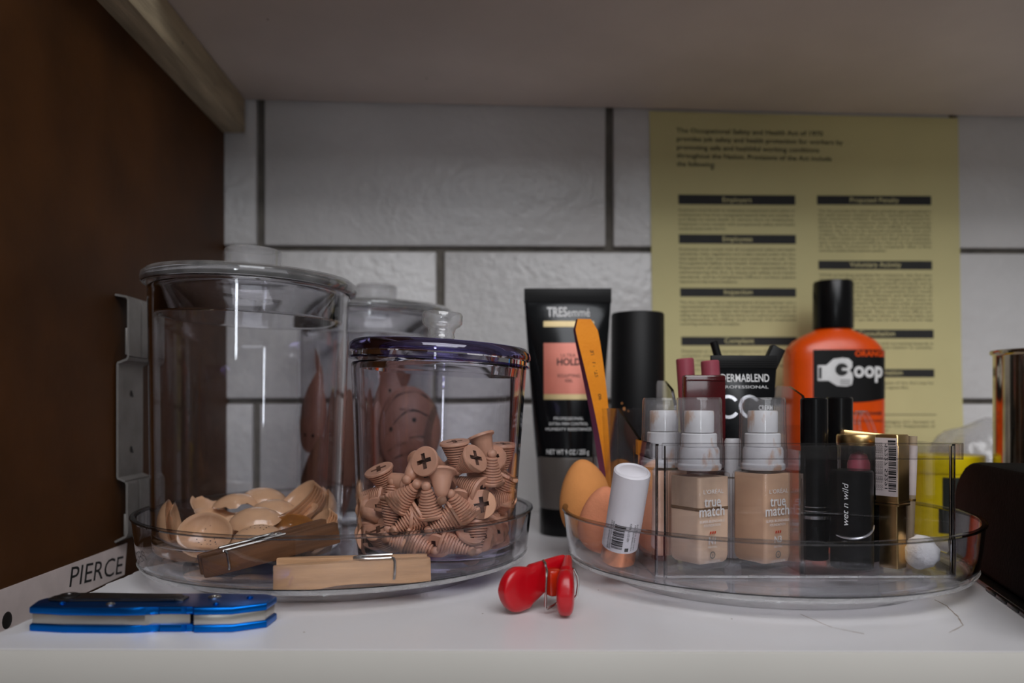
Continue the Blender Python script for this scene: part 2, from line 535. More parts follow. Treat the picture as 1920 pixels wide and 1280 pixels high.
def lower_shelf():
    t = thing('shelf', 'white painted lower shelf board holding all the jars and bottles', 'shelf', (0, 0, 0))
    q = random.Random(3)
    left = []
    y = 376.0
    x = 0
    while y < 848:
        x = max(-1.6, min(1.6, x + q.uniform(-1.0, 1.0)))
        left.append((-261 + x, y))
        y += q.uniform(1.5, 4.5)
    poly = [(-261, 378.5)] + left[1:] + [(-261, 850), (700, 866), (700, 370)]
    b = MB()
    b.prism(poly[::-1], -22, 0)
    b.build('board', M_shelf, t)
    b = MB()
    # cream band on the front edge
    ang = math.atan2(-8.0, 961)
    b.box((219, 373.2, -11.2), (962, 2.4, 22.0), bevel=0.5, rot=(0, 0, ang))
    b.build('edge_band', M_edge, t)
    b = MB()
    pts = [at(1500, 1151, 1), at(1560, 1176, 1), at(1640, 1192, 1), at(1720, 1194, 1), at(1780, 1186, 1), at(1806, 1172, 1), at(1795, 1155, 1), at(1775, 1136, 1), at(1745, 1120, 1)]
    pts = [Vector((p.x * CH / (CH - p.z), CH / (CH - p.z), 0)) for p in pts]
    for seg in (pts[0:3], pts[4:9]):
        b = MB()
        rib = []
        for a, c in zip(seg, seg[1:]):
            for k in range(4):
                p = a.lerp(c, k / 4)
                rib.append(p + Vector((q.uniform(-.3, .3), q.uniform(-.3, .3), 0.05)))
        for a, c in zip(rib, rib[1:]):
            n = (c - a).cross(Vector((0, 0, 1))).normalized() * q.uniform(.15, .45)
            b.add([a - n, a + n, c + n, c - n], [[0, 1, 2, 3]])
        b.build('scratch', M_scratch, t)
    for px, py in ((1372, 1160), (905, 1150), (570, 1185), (1122, 1106)):
        p = at(px, py, 1)
        c = Vector((p.x * CH / (CH - p.z), CH / (CH - p.z), 0.06))
        b = MB()
        b.add([c + Vector((.5 * math.cos(a), .7 * math.sin(a), 0)) for a in (0, 1, 2, 3, 4, 5)], [[0, 1, 2, 3, 4, 5]])
        b.build('speck', M_scratch, t)
    return t
lower_shelf()

UT = -0.0146                                 # the upper shelf hangs a little lower on the right
def upper_z(x): return 434.6 + UT * x
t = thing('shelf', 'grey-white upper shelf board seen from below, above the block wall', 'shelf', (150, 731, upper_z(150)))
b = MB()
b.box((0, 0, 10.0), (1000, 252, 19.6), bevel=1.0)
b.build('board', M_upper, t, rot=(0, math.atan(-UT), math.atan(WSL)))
for px, py in ((502, 44), (800, 150), (1440, 205)):
    b = MB()
    z = 434
    d = (z - CH) * F / (HY - py)
    X = (px - CX) / F * d
    z = upper_z(X)
    b.add([(X - 150 + 1.1 * math.cos(a), d - 731 + 1.4 * math.sin(a), z - upper_z(150) - 0.25) for a in (0, 1, 2, 3, 4, 5)], [[5, 4, 3, 2, 1, 0]])
    b.build('stain', M_scratch, t)

t = thing('wooden_cleat', 'bare wooden support strip under the upper shelf along the brown board', 'cleat', (panel_x(600), 600, 403), (0, 0, prot))
b = MB()
b.box((11.6, -5, 17.6), (23, 500, 35.2), bevel=0.8)
b.build('strip', M_cleat, t)
for y, z in ((-128, 17), (-15, 20), (70, 16), (150, 13), (205, 22)):
    b = MB()
    b.lathe([(0, 0.0), (1.6, 0.0), (2.0, -0.6), (0, -0.6)][::-1], 10, M=Matrix.Translation((23.1, y, z)) @ Matrix.Rotation(PI / 2, 4, 'Y'))
    b.build('nail', M_blacksteel, t)

# metal standoff bracket on the brown board
def bracket():
    d0 = 597.0
    t = thing('shelf_bracket', 'grey slotted metal bracket fixed upright on the brown side board', 'bracket', (panel_x(d0), d0, 0), (0, 0, prot))
    prof = [(0.2, 197), (8.6, 195.5), (9.3, 194), (9.3, 152), (8.6, 150.2), (2.0, 147.5), (1.4, 145.5), (1.4, 62), (2.0, 60), (7.6, 57.5), (8.3, 55.8), (8.3, 20), (7.6, 17.8), (-0.2, 13.8)]
    def strip(pr, y0, y1, b, th=1.6):
        n = len(pr)
        out = []
        for i, (x, z) in enumerate(pr):
            a = Vector(pr[max(i - 1, 0)])
            c = Vector(pr[min(i + 1, n - 1)])
            tt = (c - a).normalized()
            out.append((x + tt.y * -th, z + tt.x * th))
        ring = list(pr) + out[::-1]
        b.loft([[Vector((x, y, z)) for x, z in ring] for y in (y0, y1)])
    b = MB()
    strip(prof[3:10], 0, 43, b)
    strip(prof[:4], 0, 20, b); strip(prof[:4], 23.5, 43, b)
    strip(prof[9:11] + prof[10:], 0, 18, b); strip(prof[9:], 22, 43, b)
    b.box((8.5, 21.5, 163), (1.6, 43, 20), bevel=.3)
    b.box((7.5, 21.5, 26), (1.6, 43, 16), bevel=.3)
    b.build('plate', M_metal, t)
    for z in (124, 81):
        c = MB()
        c.lathe([(0, 2.2), (2.2, 2.0), (3.6, 1.0), (3.9, 0)][::-1], 18, M=Matrix.Translation((1.3, 22, z)) @ Matrix.Rotation(PI / 2, 4, 'Y'))
        c.box((3.4, 22, z), (0.5, 1.0, 5.6), m=1, rot=(R(35), 0, 0))
        c.build('screw', [M_blacksteel, M_dark], t)
bracket()

# name sticker low on the brown board
def name_sticker():
    d0 = 500.0
    t = thing('name_sticker', 'white paper strip lettered in slanting capitals, low on brown side board', 'label', (panel_x(d0), d0, 0), (0, 0, prot))
    b = MB()
    b.loft([[Vector((0.1, y, z)), Vector((0.35, y, z))] + [Vector((0.35, y2, z2)) for y2, z2 in ()] for y, z in ()] or [[Vector((x, y, z)) for y, z in ((-190, -14.5), (113, -14.5), (117.5, 9), (-190, 11))] for x in (0.1, 0.4)])
    b.build('paper', M_label, t)
    b = MB()
    fn = lambda x, y: Vector((0.5, 69 + x, -8 - 0.09 * x + y))
    b.text('PIERCE', 19.0, 0, -1, fn, width=80, shear=0.18)
    b.build('lettering', M_ink, t)
    b = MB()
    b.lathe([(0, 0.6), (3.5, 0.5), (5, 0)][::-1], 16, M=Matrix.Translation((0.4, -38, -9)) @ Matrix.Rotation(PI / 2, 4, 'Y'))
    b.build('screw', M_blacksteel, t)
name_sticker()

# ------------------------------------------------------------------ poster
def poster():
    x0, x1 = 147.0, 482.0
    w = x1 - x0
    px2 = 0.575
    yc = wall_y((x0 + x1) / 2)
    t = thing('notice_poster', 'yellow printed safety notice on the wall behind the orange bottle', 'poster', ((x0 + x1) / 2, yc, 62), (0, 0, wrot))
    H = 366.0
    b = MB()
    sk = 0.0145
    def bend(x, z):
        return -2.9 - 1.0 * math.exp(-((x + 150) / 60) ** 2) * (z / H) - 2.2 * math.exp(-((z) / 60) ** 2)
    def pf(x, z, e=0.0):
        return Vector((x - sk * (z - H) - 0.0, bend(x, z) - e, z - UT * 0 + (UT * x if z > H - 60 else UT * x * 0)))
    nx, ny = 20, 16
    fr = [pf(-w / 2 + w * i / nx, H * j / ny) for j in range(ny + 1) for i in range(nx + 1)]
    k = len(fr)
    bk = [p + Vector((0, 0.25, 0)) for p in fr]
    fs = [[j * (nx + 1) + i, j * (nx + 1) + i + 1, (j + 1) * (nx + 1) + i + 1, (j + 1) * (nx + 1) + i] for j in range(ny) for i in range(nx)]
    fs2 = [[q + k for q in f[::-1]] for f in fs]
    b.add(fr + bk, fs + fs2)
    b.build('paper', M_paper, t)
    # printed matter, laid out from the sheet's top left corner
    def P(px, py): return (-w / 2 + (px - 1216) * px2, H - 3 - (py - 218) * px2)
    fn = lambda x, z: pf(x, z, 0.25)
    bars = [(1268, 1488, 364, 382, 'Employers'), (1268, 1488, 438, 455, 'Employees'), (1269, 1487, 538, 554, 'Inspection'), (1270, 1487, 629, 645, 'Complaint'),
            (1270, 1487, 742, 758, 'Citation'),
            (1529, 1745, 364, 381, 'Proposed Penalty'), (1530, 1745, 486, 502, 'Voluntary Activity'), (1531, 1746, 615, 631, 'Consultation'), (1531, 1746, 689, 704, 'More Information')]
    for xa, xb, ya, yb, s in bars:
        (a, z1), (bb, z0) = P(xa, ya), P(xb, yb)
        c = MB()
        c.patch(a, bb, z0, z1, fn, nx=8, ny=2)
        hb = c.build('heading_bar', M_ink, t)
        x, z = P((xa + xb) / 2, yb - 4.5)
        c = MB()
        c.text(s, 7.6, x, z, lambda x, z: pf(x, z, 0.45), bold=0.01)
        c.build('heading_lettering', M_paper, hb)
    c = MB()
    head = ['The Occupational Safety and Health Act of 1970', 'provides job safety and health protection for workers by', 'promoting safe and healthful working conditions',
            'throughout the Nation. Provisions of the Act include', 'the following:']
    wid = [276, 313, 268, 292, 72]
    for i, s in enumerate(head):
        x, z = P(1266, 252 + i * 15.6)
        c.text(s, 7.2, x, z, fn, align='LEFT', width=wid[i] * px2, bold=0.012)
    c.build('intro_lettering', M_ink, t)
    c = MB()
    def para(xa, xb, y0, txt, lh=8.6):
        words, line, y, width = txt.split(), '', y0, (xb - xa) * px2
        size = 4.0
        for wd in words + [None]:
            nl = (line + ' ' + wd).strip() if wd else None
            if wd is None or len(nl) * size * 0.51 > width:
                x, z = P(xa, y)
                c.text(line, size, x, z, fn, align='LEFT', width=width if wd else None, bold=0.004)
                y += lh
                line = wd or ''
            else:
                line = nl
        return y
    T1 = 'Employers must furnish to employees employment and a place of employment free from recognized hazards that are causing or are likely to cause death or serious harm to employees. Employers must comply with occupational safety and health standards issued under the Act.'
    T2 = 'Employees must comply with all occupational safety and health standards, rules, regulations and orders issued under the Act that apply to their own actions and conduct on the job. The Occupational Safety and Health Administration of the Department of Labor has the primary responsibility for administering the Act. It issues job safety and health standards, and its Compliance Officers conduct jobsite inspections to help ensure compliance.'
    T3 = 'The Act requires that a representative of the employer and a representative authorized by the employees be given an opportunity to accompany the inspector for the purpose of aiding the inspection. Where there is no authorized employee representative, the Officer must consult with employees concerning conditions in the workplace.'
    T4 = 'Employees or their representatives have the right to file a complaint with the nearest office requesting an inspection if they believe unsafe or unhealthful conditions exist in their workplace. The names of employees complaining will be withheld on request.'
    T5 = 'The Act provides for mandatory penalties against employers for each serious violation and for optional penalties for each nonserious violation. Penalties may be proposed for failure to correct violations within the proposed time period. Also, any employer who willfully or repeatedly violates the Act may be assessed penalties for each such violation. There are also provisions for criminal penalties. Any willful violation resulting in the death of an employee, upon conviction, is punishable by a fine or by imprisonment or by both. Conviction of an employer after a first conviction doubles these maximum penalties.'
    T6 = 'While providing penalties for violations, the Act also encourages efforts by labor and management, before an inspection, to reduce workplace hazards voluntarily and to develop and improve safety and health programs in all workplaces and industries. Such cooperative action would initially focus on the identification and elimination of hazards that could cause death, injury, or illness to employees and supervisors. There are many public and private organizations that can provide information and assistance in this effort, if requested. Also, your local office can provide considerable help and advice on solving safety and health problems or can refer you to other sources for help such as training.'
    T7 = 'Free assistance in identifying and correcting hazards is available to employers, without citation or penalty, through state consultation programs.'
    T8 = 'Additional information and copies of the Act may be obtained from the employer or the nearest regional office.'
    para(1268, 1486, 395, T1); para(1268, 1486, 468, T2); para(1268, 1486, 567, T3, 8.0); para(1270, 1486, 658, T4); para(1270, 1486, 770, T3)
    para(1531, 1744, 395, T5, 7.4); para(1531, 1744, 515, T6, 7.6); para(1532, 1744, 643, T7, 7.4); para(1532, 1744, 717, T8)
    x, z = P(1640, 775)
    c.patch(x, x + 62, z, z + 0.8, fn, nx=6, ny=1)
    para(1640, 1744, 790, 'Washington, D.C. Secretary of Labor U.S. Department of Labor', 8.0)
    c.build('body_lettering', M_softink, t)
poster()

# ------------------------------------------------------------------ turntables
def turntable(name, label, X, D, Rr):
    t = thing(name, label, 'turntable', (X, D, 0), group='clear turntables on the shelf')
    b = MB()
    k = Rr / 136.0
    out = [(0, 9.6), (118, 9.6), (126, 10.2), (130, 12.6), (132, 16), (133.6, 28), (135.2, 42)]
    inn = [(132.8, 42), (131.4, 28), (130.0, 17.5), (128, 14), (124, 12.5), (116, 12.3), (0, 12.3)]
    b.lathe([(r * k, z) for r, z in out[1:] + inn[:-1]], 128)
    b.lathe([(0, 9.6), (118 * k, 9.6)], 128, m=1)
    b.lathe([(116 * k, 12.3), (0, 12.3)], 128, m=1)
    b.build('tray', [M_tray, M_tray], t)
    b = MB()
    b.lathe([(135.4 * k, 41.6), (136.2 * k, 42.6), (136.0 * k, 43.7), (134.4 * k, 44.1), (132.8 * k, 43.4), (132.6 * k, 41.8), (135.4 * k, 41.6)], 128)
    b.build('rim', M_rim, t)
    b = MB()
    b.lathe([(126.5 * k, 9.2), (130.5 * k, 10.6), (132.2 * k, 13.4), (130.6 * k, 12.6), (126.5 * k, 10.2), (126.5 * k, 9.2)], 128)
    b.build('floor_edge_glint', M_milky, t)  # whitish ring painting the highlight along the tray's bottom corner
    b = MB()
    b.lathe([(101, 0), (104, 0), (105, 1.0), (105, 5.6), (103, 6.6), (100, 9.5), (98.5, 9.5), (101, 5), (101, 0)], 96)
    b.build('base', M_base, t)
    return t
TL = (-121.8, 571.0)
TR = (171.0, 553.0)
turntable('turntable', 'round clear turntable under the two jars and the clothespins', TL[0], TL[1], 136.5)
turntable('turntable', 'round clear turntable holding the makeup organizer and sponges', TR[0], TR[1], 136.0)

# ------------------------------------------------------------------ jars
FL = 12.4                                    # floor of the trays
def jar(label, X, D, z0, rb, rt, hb, lid_r, tint_body, lid_style, lean=0.0, lid_lean=0.0):
    t = thing('storage_jar', label, 'jar', (X, D, z0), (0, R(lean), 0), group='clear lidded jars')
    w = 3.0
    b = MB()
    b.lathe([(0, 0), (rb - 7, 0)], 128, m=1)
    b.lathe([(rb - 10, 7.4), (0, 7.2)], 128, m=1)
    b.lathe([(rb - 7, 0), (rb - 2.4, 1.2), (rb - 0.6, 4), (rb, 9), *[(rb + (rt - rb) * q_, 9 + (hb - 10) * q_) for q_ in (.02, .04, .5, .96, .98)], (rt, hb - 1), (rt - 0.8, hb),
             (rt - w + .6, hb), (rt - w, hb - 1), *[(rb - w + (rt - rb) * q_, 12 + (hb - 13) * q_) for q_ in (.98, .96, .5, .04, .02)], (rb - w, 12), (rb - w - 2.5, 8.6), (rb - 10, 7.4)], 128)
    b.build('body', [tint_body, tint_body], t)
    lid = MB()
    rp = rt - w - 2.0
    if lid_style == 'clear':
        lid.lathe([(0, 3.6), (lid_r - 10, 3.6)], 128, m=1)
        lid.lathe([(lid_r - 9, 9.6), (lid_r - 16, 8.0), (24, 9.0), (0, 9.2)], 128, m=1)
        lid.lathe([(lid_r - 10, 3.6), (lid_r - 4, 1.0), (lid_r - 1.2, 0.6), (lid_r, 3.6), (lid_r - 0.6, 7.0), (lid_r - 4, 9.4), (lid_r - 9, 9.6)], 128)
        lid.lathe([(rp - 2.4, 3.6), (rp - 2.8, -19), (rp - 1.6, -21), (rp - 0.2, -20.5), (rp, -19), (rp + .3, 3.6)], 128)
        lo = lid.build('lid', [M_lid, M_lid], t, loc=(0, 0, hb), rot=(0, R(lid_lean), 0))
        r = MB()
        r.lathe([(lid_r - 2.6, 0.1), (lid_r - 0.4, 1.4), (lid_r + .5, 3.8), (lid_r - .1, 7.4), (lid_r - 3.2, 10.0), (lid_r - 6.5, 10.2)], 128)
        r.build('lid_rim', M_rimsheen, lo)  # overlay ring whose haze paints the rim's reflection
        k = MB()
        k.lathe([(0, 9.2), (13, 9.2), (11.5, 12), (12, 14.5), (18.6, 16), (20, 17.6), (20, 29), (18.8, 30.4), (0, 30.8)], 64)
        k.build('knob', M_glass, lo)
    else:
        lid.lathe([(0, 15.6), (rt * .3, 15.6), (rt * .75, 14.6), (lid_r - 3, 12.6)], 128, m=1)
        lid.lathe([(rp - 5, 9), (rt * .6, 12.0), (0, 13)], 128, m=1)
        lid.lathe([(lid_r - 3, 12.6), (lid_r - .6, 10.0), (lid_r, 7.0), (lid_r - .4, 5.2), (lid_r - 2.0, 4.6), (lid_r - 2.0, 0.4),
                   (rt - 1, 0.2), (rp, -1), (rp - .6, -6), (rp - 2.2, -6), (rp - 2.4, 2), (rp - 5, 9)], 128)
        lo = lid.build('lid', [tint_body, tint_body], t, loc=(0, 0, hb), rot=(0, R(lid_lean), 0))
        r = MB()
        r.lathe([(lid_r - 7.5, 13.4), (lid_r - 3, 12.9), (lid_r - .3, 10.3), (lid_r + .35, 7.4), (lid_r + .2, 5.6), (lid_r - .4, 5.4), (lid_r - .4, 8.2), (lid_r - 3.2, 11.4), (lid_r - 7.5, 13.0), (lid_r - 7.5, 13.4)], 128)
        r.lathe([(lid_r - .4, 0.4), (lid_r + .1, 1.1), (lid_r - .4, 1.9), (lid_r - 1.9, 1.9), (lid_r - 1.9, .4), (lid_r - .4, .4)], 128)
        r.build('lid_rim', M_purple, lo)
        k = MB()
        k.lathe([(0, 15.6), (11, 15.6), (9.2, 18), (8.4, 21), (9.4, 24), (12.4, 26), (13.5, 27.6), (13.5, 33), (12.6, 34.6), (9, 34.4), (8, 33.2), (0, 33.0)], 64)
        k.build('knob', M_glass, lo)
        p = MB()
        p.lathe([(0, 0.3), (rb - 8, 0.3), (rb - 3.2, 1.6), (rb - 1.5, 4.4), (rb - 1.2, 7.6), (rb - 4, 8.2), (rb - 10, 7.0), (0, 6.9)], 128)
        p.build('base_ring', M_purplebase, t)
    return t
JT = (-190.0, 578.0)
JP = (-51.0, 534.0)
JB = (-134.0, 779.5)
jar('tall clear jar with a disc-knobbed lid, holding tan oval shells', JT[0], JT[1], FL, 65.5, 69.5, 184.6, 74.0, M_clear, 'clear', 0.7, 1.2)
jar('clear jar with a purple-rimmed lid, filled with tan cone pegs', JP[0], JP[1], FL, 51.6, 58.0, 130.0, 60.0, M_palepurple, 'purple', 1.2, 2.2)
jar('clear jar at the back against the wall, holding brown sheet pieces', JB[0], JB[1], 0, 69.0, 70.5, 201.0, 75.0, M_clear, 'clear', 0.3, 1.3)

# ------------------------------------------------------------------ tan oval shells in the tall jar
def shell_mesh(name, a=18.0, bb=14.0, h=9.0, th=0.9, holes=False, jag=0, mats=None):
    b = MB()
    q = random.Random(jag * 17 + 5)
    nu, nr = 40, 8
    def P(u, k, off):
        ang = 2 * PI * u / nu
        rr = k / nr
        e = 1.0
        if jag and 4 <= u <= 18:
            e = 0.86 + 0.05 * math.sin(u * .9) + 0.05 * ((u * 7 + jag * 3) % 5) / 5
        x, y = (a - off) * rr * e * math.cos(ang), (bb - off) * rr * e * math.sin(ang)
        rr2 = (rr * e) ** 2
        z = -(h - off) * (1 - rr2) ** 0.75 if rr2 < 1 else 0
        return Vector((x, y, z))
    vs = [Vector((0, 0, -h))] + [P(u, k, 0) for k in range(1, nr + 1) for u in range(nu)]
    off = len(vs)
    vs += [Vector((0, 0, -h + th))] + [P(u, k, th) for k in range(1, nr + 1) for u in range(nu)]
    fs = []
    for base, flip in ((0, True), (off, False)):
        for u in range(nu):
            u2 = (u + 1) % nu
            f = [base, base + 1 + u, base + 1 + u2]
            fs.append(f[::-1] if flip else f)
            for k in range(nr - 1):
                i = base + 1 + k * nu
                f = [i + u, i + nu + u, i + nu + u2, i + u2]
                fs.append(f[::-1] if flip else f)
    for u in range(nu):
        u2 = (u + 1) % nu
        i, j = 1 + (nr - 1) * nu, off + 1 + (nr - 1) * nu
        fs.append([i + u, i + u2, j + u2, j + u])
    b.add(vs, fs)
    if holes:
        for x, y, r in ((-5, -4.5, .5), (-1.5, -2.6, .4), (2, -3.0, .55), (5.5, -4.0, .6), (4.5, -1.6, .45), (0.5, -6.2, .45), (-3, -7, .5), (6.5, -6, .5), (2.8, -6.8, .5), (-6.6, -2.2, .4), (-2, 4, .35), (1.0, 6, .3)):
            for offz in (th + 0.3, -0.2):
                rr2 = (x / a) ** 2 + (y / bb) ** 2
                z = -(h - (th if offz > 0 else 0)) * (1 - rr2) ** .75 + (0.4 if offz > 0 else -0.15)
                ring = [(x + r * math.cos(k), y + r * math.sin(k), z + (x * math.cos(k) * r / a ** 2 + y * math.sin(k) * r / bb ** 2) * 1.5 * h) for k in range(6)]
                b.add(ring, [[0, 1, 2, 3, 4, 5] if offz > 0 else [5, 4, 3, 2, 1, 0]], 1)
    o = b.build(name, mats or [M_tan, M_hole], angle=60)
    return o
shell_plain = shell_mesh('oval_shell')
shell_holed = shell_mesh('oval_shell', 17.6, 14.2, 8.5, holes=True)
shell_amber = shell_mesh('oval_shell', 17.0, 12.5, 8.5, mats=[M_amber, M_hole])
shell_jag = shell_mesh('oval_shell', 17.0, 12.5, 8.0, jag=1)
GS = 'tan oval shells in the tall jar'
used = set()
def put(proto, loc, z, x, label, cat, group):
    if proto.name in used:
        o = proto.copy()
        sc.collection.objects.link(o)
    else:
        o = proto
        used.add(proto.name)
    M = frame(z, x)
    o.rotation_euler = M.to_euler()
    o.location = Vector(loc) * S
    return tag(o, label, cat, group)
NEST_T = 'tan oval shell nested in the stack at the top right of the tall jar pile'
NEST_R = 'tan oval shell in the slanting nested stack low at right in the tall jar'
BUR = 'tan oval shell mostly buried under the other shells in the tall jar'
shells = [
    (shell_holed, (385, 999, 527), (0.05, -0.92, 0.30), (1, 0, 0), 'tan oval shell with pinholes showing its hollow side at the front left'),
    (shell_holed, (484, 1012, 528), (0.0, 0.55, -0.83), (1, 0, 0), 'tan oval shell domed towards the viewer with pinholes low at its front'),
    (shell_plain, (322, 984, 551), (0.96, 0.22, 0.12), (0.25, 0.1, 1), 'tan oval shell standing on edge against the left wall of the jar'),
    (shell_jag, (337, 985, 562), (0.93, 0.30, 0.22), (-0.2, 0.1, 1), 'tan torn-edged shell standing just behind the edge-on one at the left'),
    (shell_plain, (441, 990, 549), (-0.1, -0.55, 0.75), (1, 0, -0.3), 'tan oval shell tipped up behind the pinholed hollow one'),
    (shell_plain, (478, 976, 547), (0.05, 0.35, -0.93), (1, 0, 0.05), 'shiny domed tan shell in the middle of the pile, catching the light'),
    (shell_amber, (541, 991, 540), (0.05, -0.72, 0.66), (1, 0, 0.1), 'amber brown shell showing its hollow side at the front right'),
    (shell_plain, (600, 955, 592), (-0.95, -0.25, 0.1), (0.1, 0.2, 1), 'tan oval shell upright against the right wall of the tall jar'),
    (shell_plain, (606, 962, 580), (-0.93, -0.30, 0.2), (0.2, 0.2, 1), 'tan oval shell upright just inside the one at the right wall'),
    (shell_plain, (548, 962, 562), (-0.25, -0.30, 0.92), (1, 0.1, 0.1), 'tan oval shell lying open side up over the amber one'),
    (shell_jag, (440, 946, 585), (0.1, 0.30, -0.94), (1, 0, 0.1), 'torn-edged tan shell lying domed at the top of the pile'),
    (shell_jag, (398, 952, 588), (0.55, -0.45, 0.70), (0.7, 0.2, -0.4), 'torn-edged tan shell leaning at the back left of the pile'),
    (shell_plain, (412, 966, 572), (0.25, -0.1, 0.95), (1, 0, 0), 'tan oval shell lying level below the torn-edged ones at left'),
    (shell_plain, (492, 936, 598), (0, 0.15, -1), (1, 0, 0), 'tan oval shell domed up at the back of the pile'),
    (shell_plain, (505, 960, 575), (0.2, 0.2, -0.95), (1, 0, -0.1), 'tan oval shell domed just behind the shiny one'),
]
for pr, (px, py, d), z, x, lab in shells:
    put(pr, at(px, py, d), z, x, lab, 'shell', GS)
for k in range(6):
    n = Vector((-0.55, -0.45, 0.62)).normalized()
    put(shell_plain, at(566, 944, 580) + n * (k * 2.6 - 6.0), n + Vector((0, 0, 0.03 * k)), (0.75, 0.35, 0.8), NEST_T, 'shell', GS)
for k in range(4):
    n = Vector((-0.62, -0.42, 0.66)).normalized()
    put(shell_plain, at(592, 996, 552) + n * (k * 2.2 - 3.0), n, (0.7, 0.2, 0.75), NEST_R, 'shell', GS)
for px, py, d, z, x in ((430, 1012, 562, (0.2, 0.2, 1), (1, 0, 0)), (520, 1010, 562, (0, .3, -1), (1, .3, 0)), (360, 1008, 572, (.2, -.2, 1), (1, 0, 0)), (470, 1000, 592, (0, 0, -1), (1, 1, 0)),
                        (545, 985, 592, (-.1, 0, 1), (1, .5, 0)), (415, 985, 600, (0, .1, -1), (1, .4, 0)), (480, 965, 612, (.1, 0, 1), (1, 0, 0)), (560, 1008, 575, (0, 0, 1), (1, -.4, 0))):
    put(shell_plain, at(px, py, d), z, x, BUR, 'shell', GS)

# ------------------------------------------------------------------ tan cone pegs in the purple-rimmed jar
def peg_mesh(name, smooth):
    b = bmesh.new()
    n = 36
    rh = 7.7
    outer = [b.verts.new((rh * math.cos(2 * PI * k / n), rh * math.sin(2 * PI * k / n), 0)) for k in range(n)]
    c, l = 1.15, 4.3
    cr = [(c, c), (c, l), (-c, l), (-c, c), (-l, c), (-l, -c), (-c, -c), (-c, -l), (c, -l), (c, -c), (l, -c), (l, c)]
    inner = [b.verts.new((x, y, 0)) for x, y in cr]
    es = [b.edges.new((outer[k], outer[(k + 1) % n])) for k in range(n)] + [b.edges.new((inner[k], inner[(k + 1) % 12])) for k in range(12)]
    bmesh.ops.triangle_fill(b, use_beauty=True, edges=es, normal=(0, 0, -1))
    for f in [f for f in b.faces if abs(f.calc_center_median().x) < c and abs(f.calc_center_median().y) < c]:
        bmesh.ops.delete(b, geom=[f], context='FACES_ONLY')
    for f in list(b.faces):
        if f.normal.z > 0:
            f.normal_flip()
    m = MB()
    m.bm(b)
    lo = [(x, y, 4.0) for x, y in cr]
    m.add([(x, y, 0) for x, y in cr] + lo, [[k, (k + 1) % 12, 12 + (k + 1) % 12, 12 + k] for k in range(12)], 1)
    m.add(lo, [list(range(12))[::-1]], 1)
    prof = [(rh, 0), (rh + .35, .4), (rh + .35, 1.5), (rh - .3, 1.9)]
    z, zt = 1.9, 14.6
    ribs = 9
    if smooth:
        prof += [(6.4, 2.4), (5.6, 5), (4.6, 9), (3.5, 12.5), (2.3, 14.6)]
    else:
        for k in range(ribs):
            za = z + (zt - z) * k / ribs
            zb = z + (zt - z) * (k + 1) / ribs
            r1 = 7.1 + (2.6 - 7.1) * (k / ribs)
            prof += [(r1 - 1.0, za + .05), (r1 - 1.0, za + .35), (r1, za + .55), (r1 - .1, zb - .15)]
    prof += [(1.7, 14.8), (2.3, 15.4), (2.6, 16.6), (2.2, 18.0), (1.2, 18.8), (0, 19.0)]
    m.lathe(prof, n)
    m.v = [p * 1.16 for p in m.v]
    return m.build(name, [M_peg, M_pegdark], angle=50)
peg_rib = peg_mesh('cone_peg', False)
peg_smooth = peg_mesh('cone_peg', True)
GP = 'tan cone pegs in the purple-rimmed jar'
SH = 'tan cone peg wedged among the others, its cross slot out of sight'
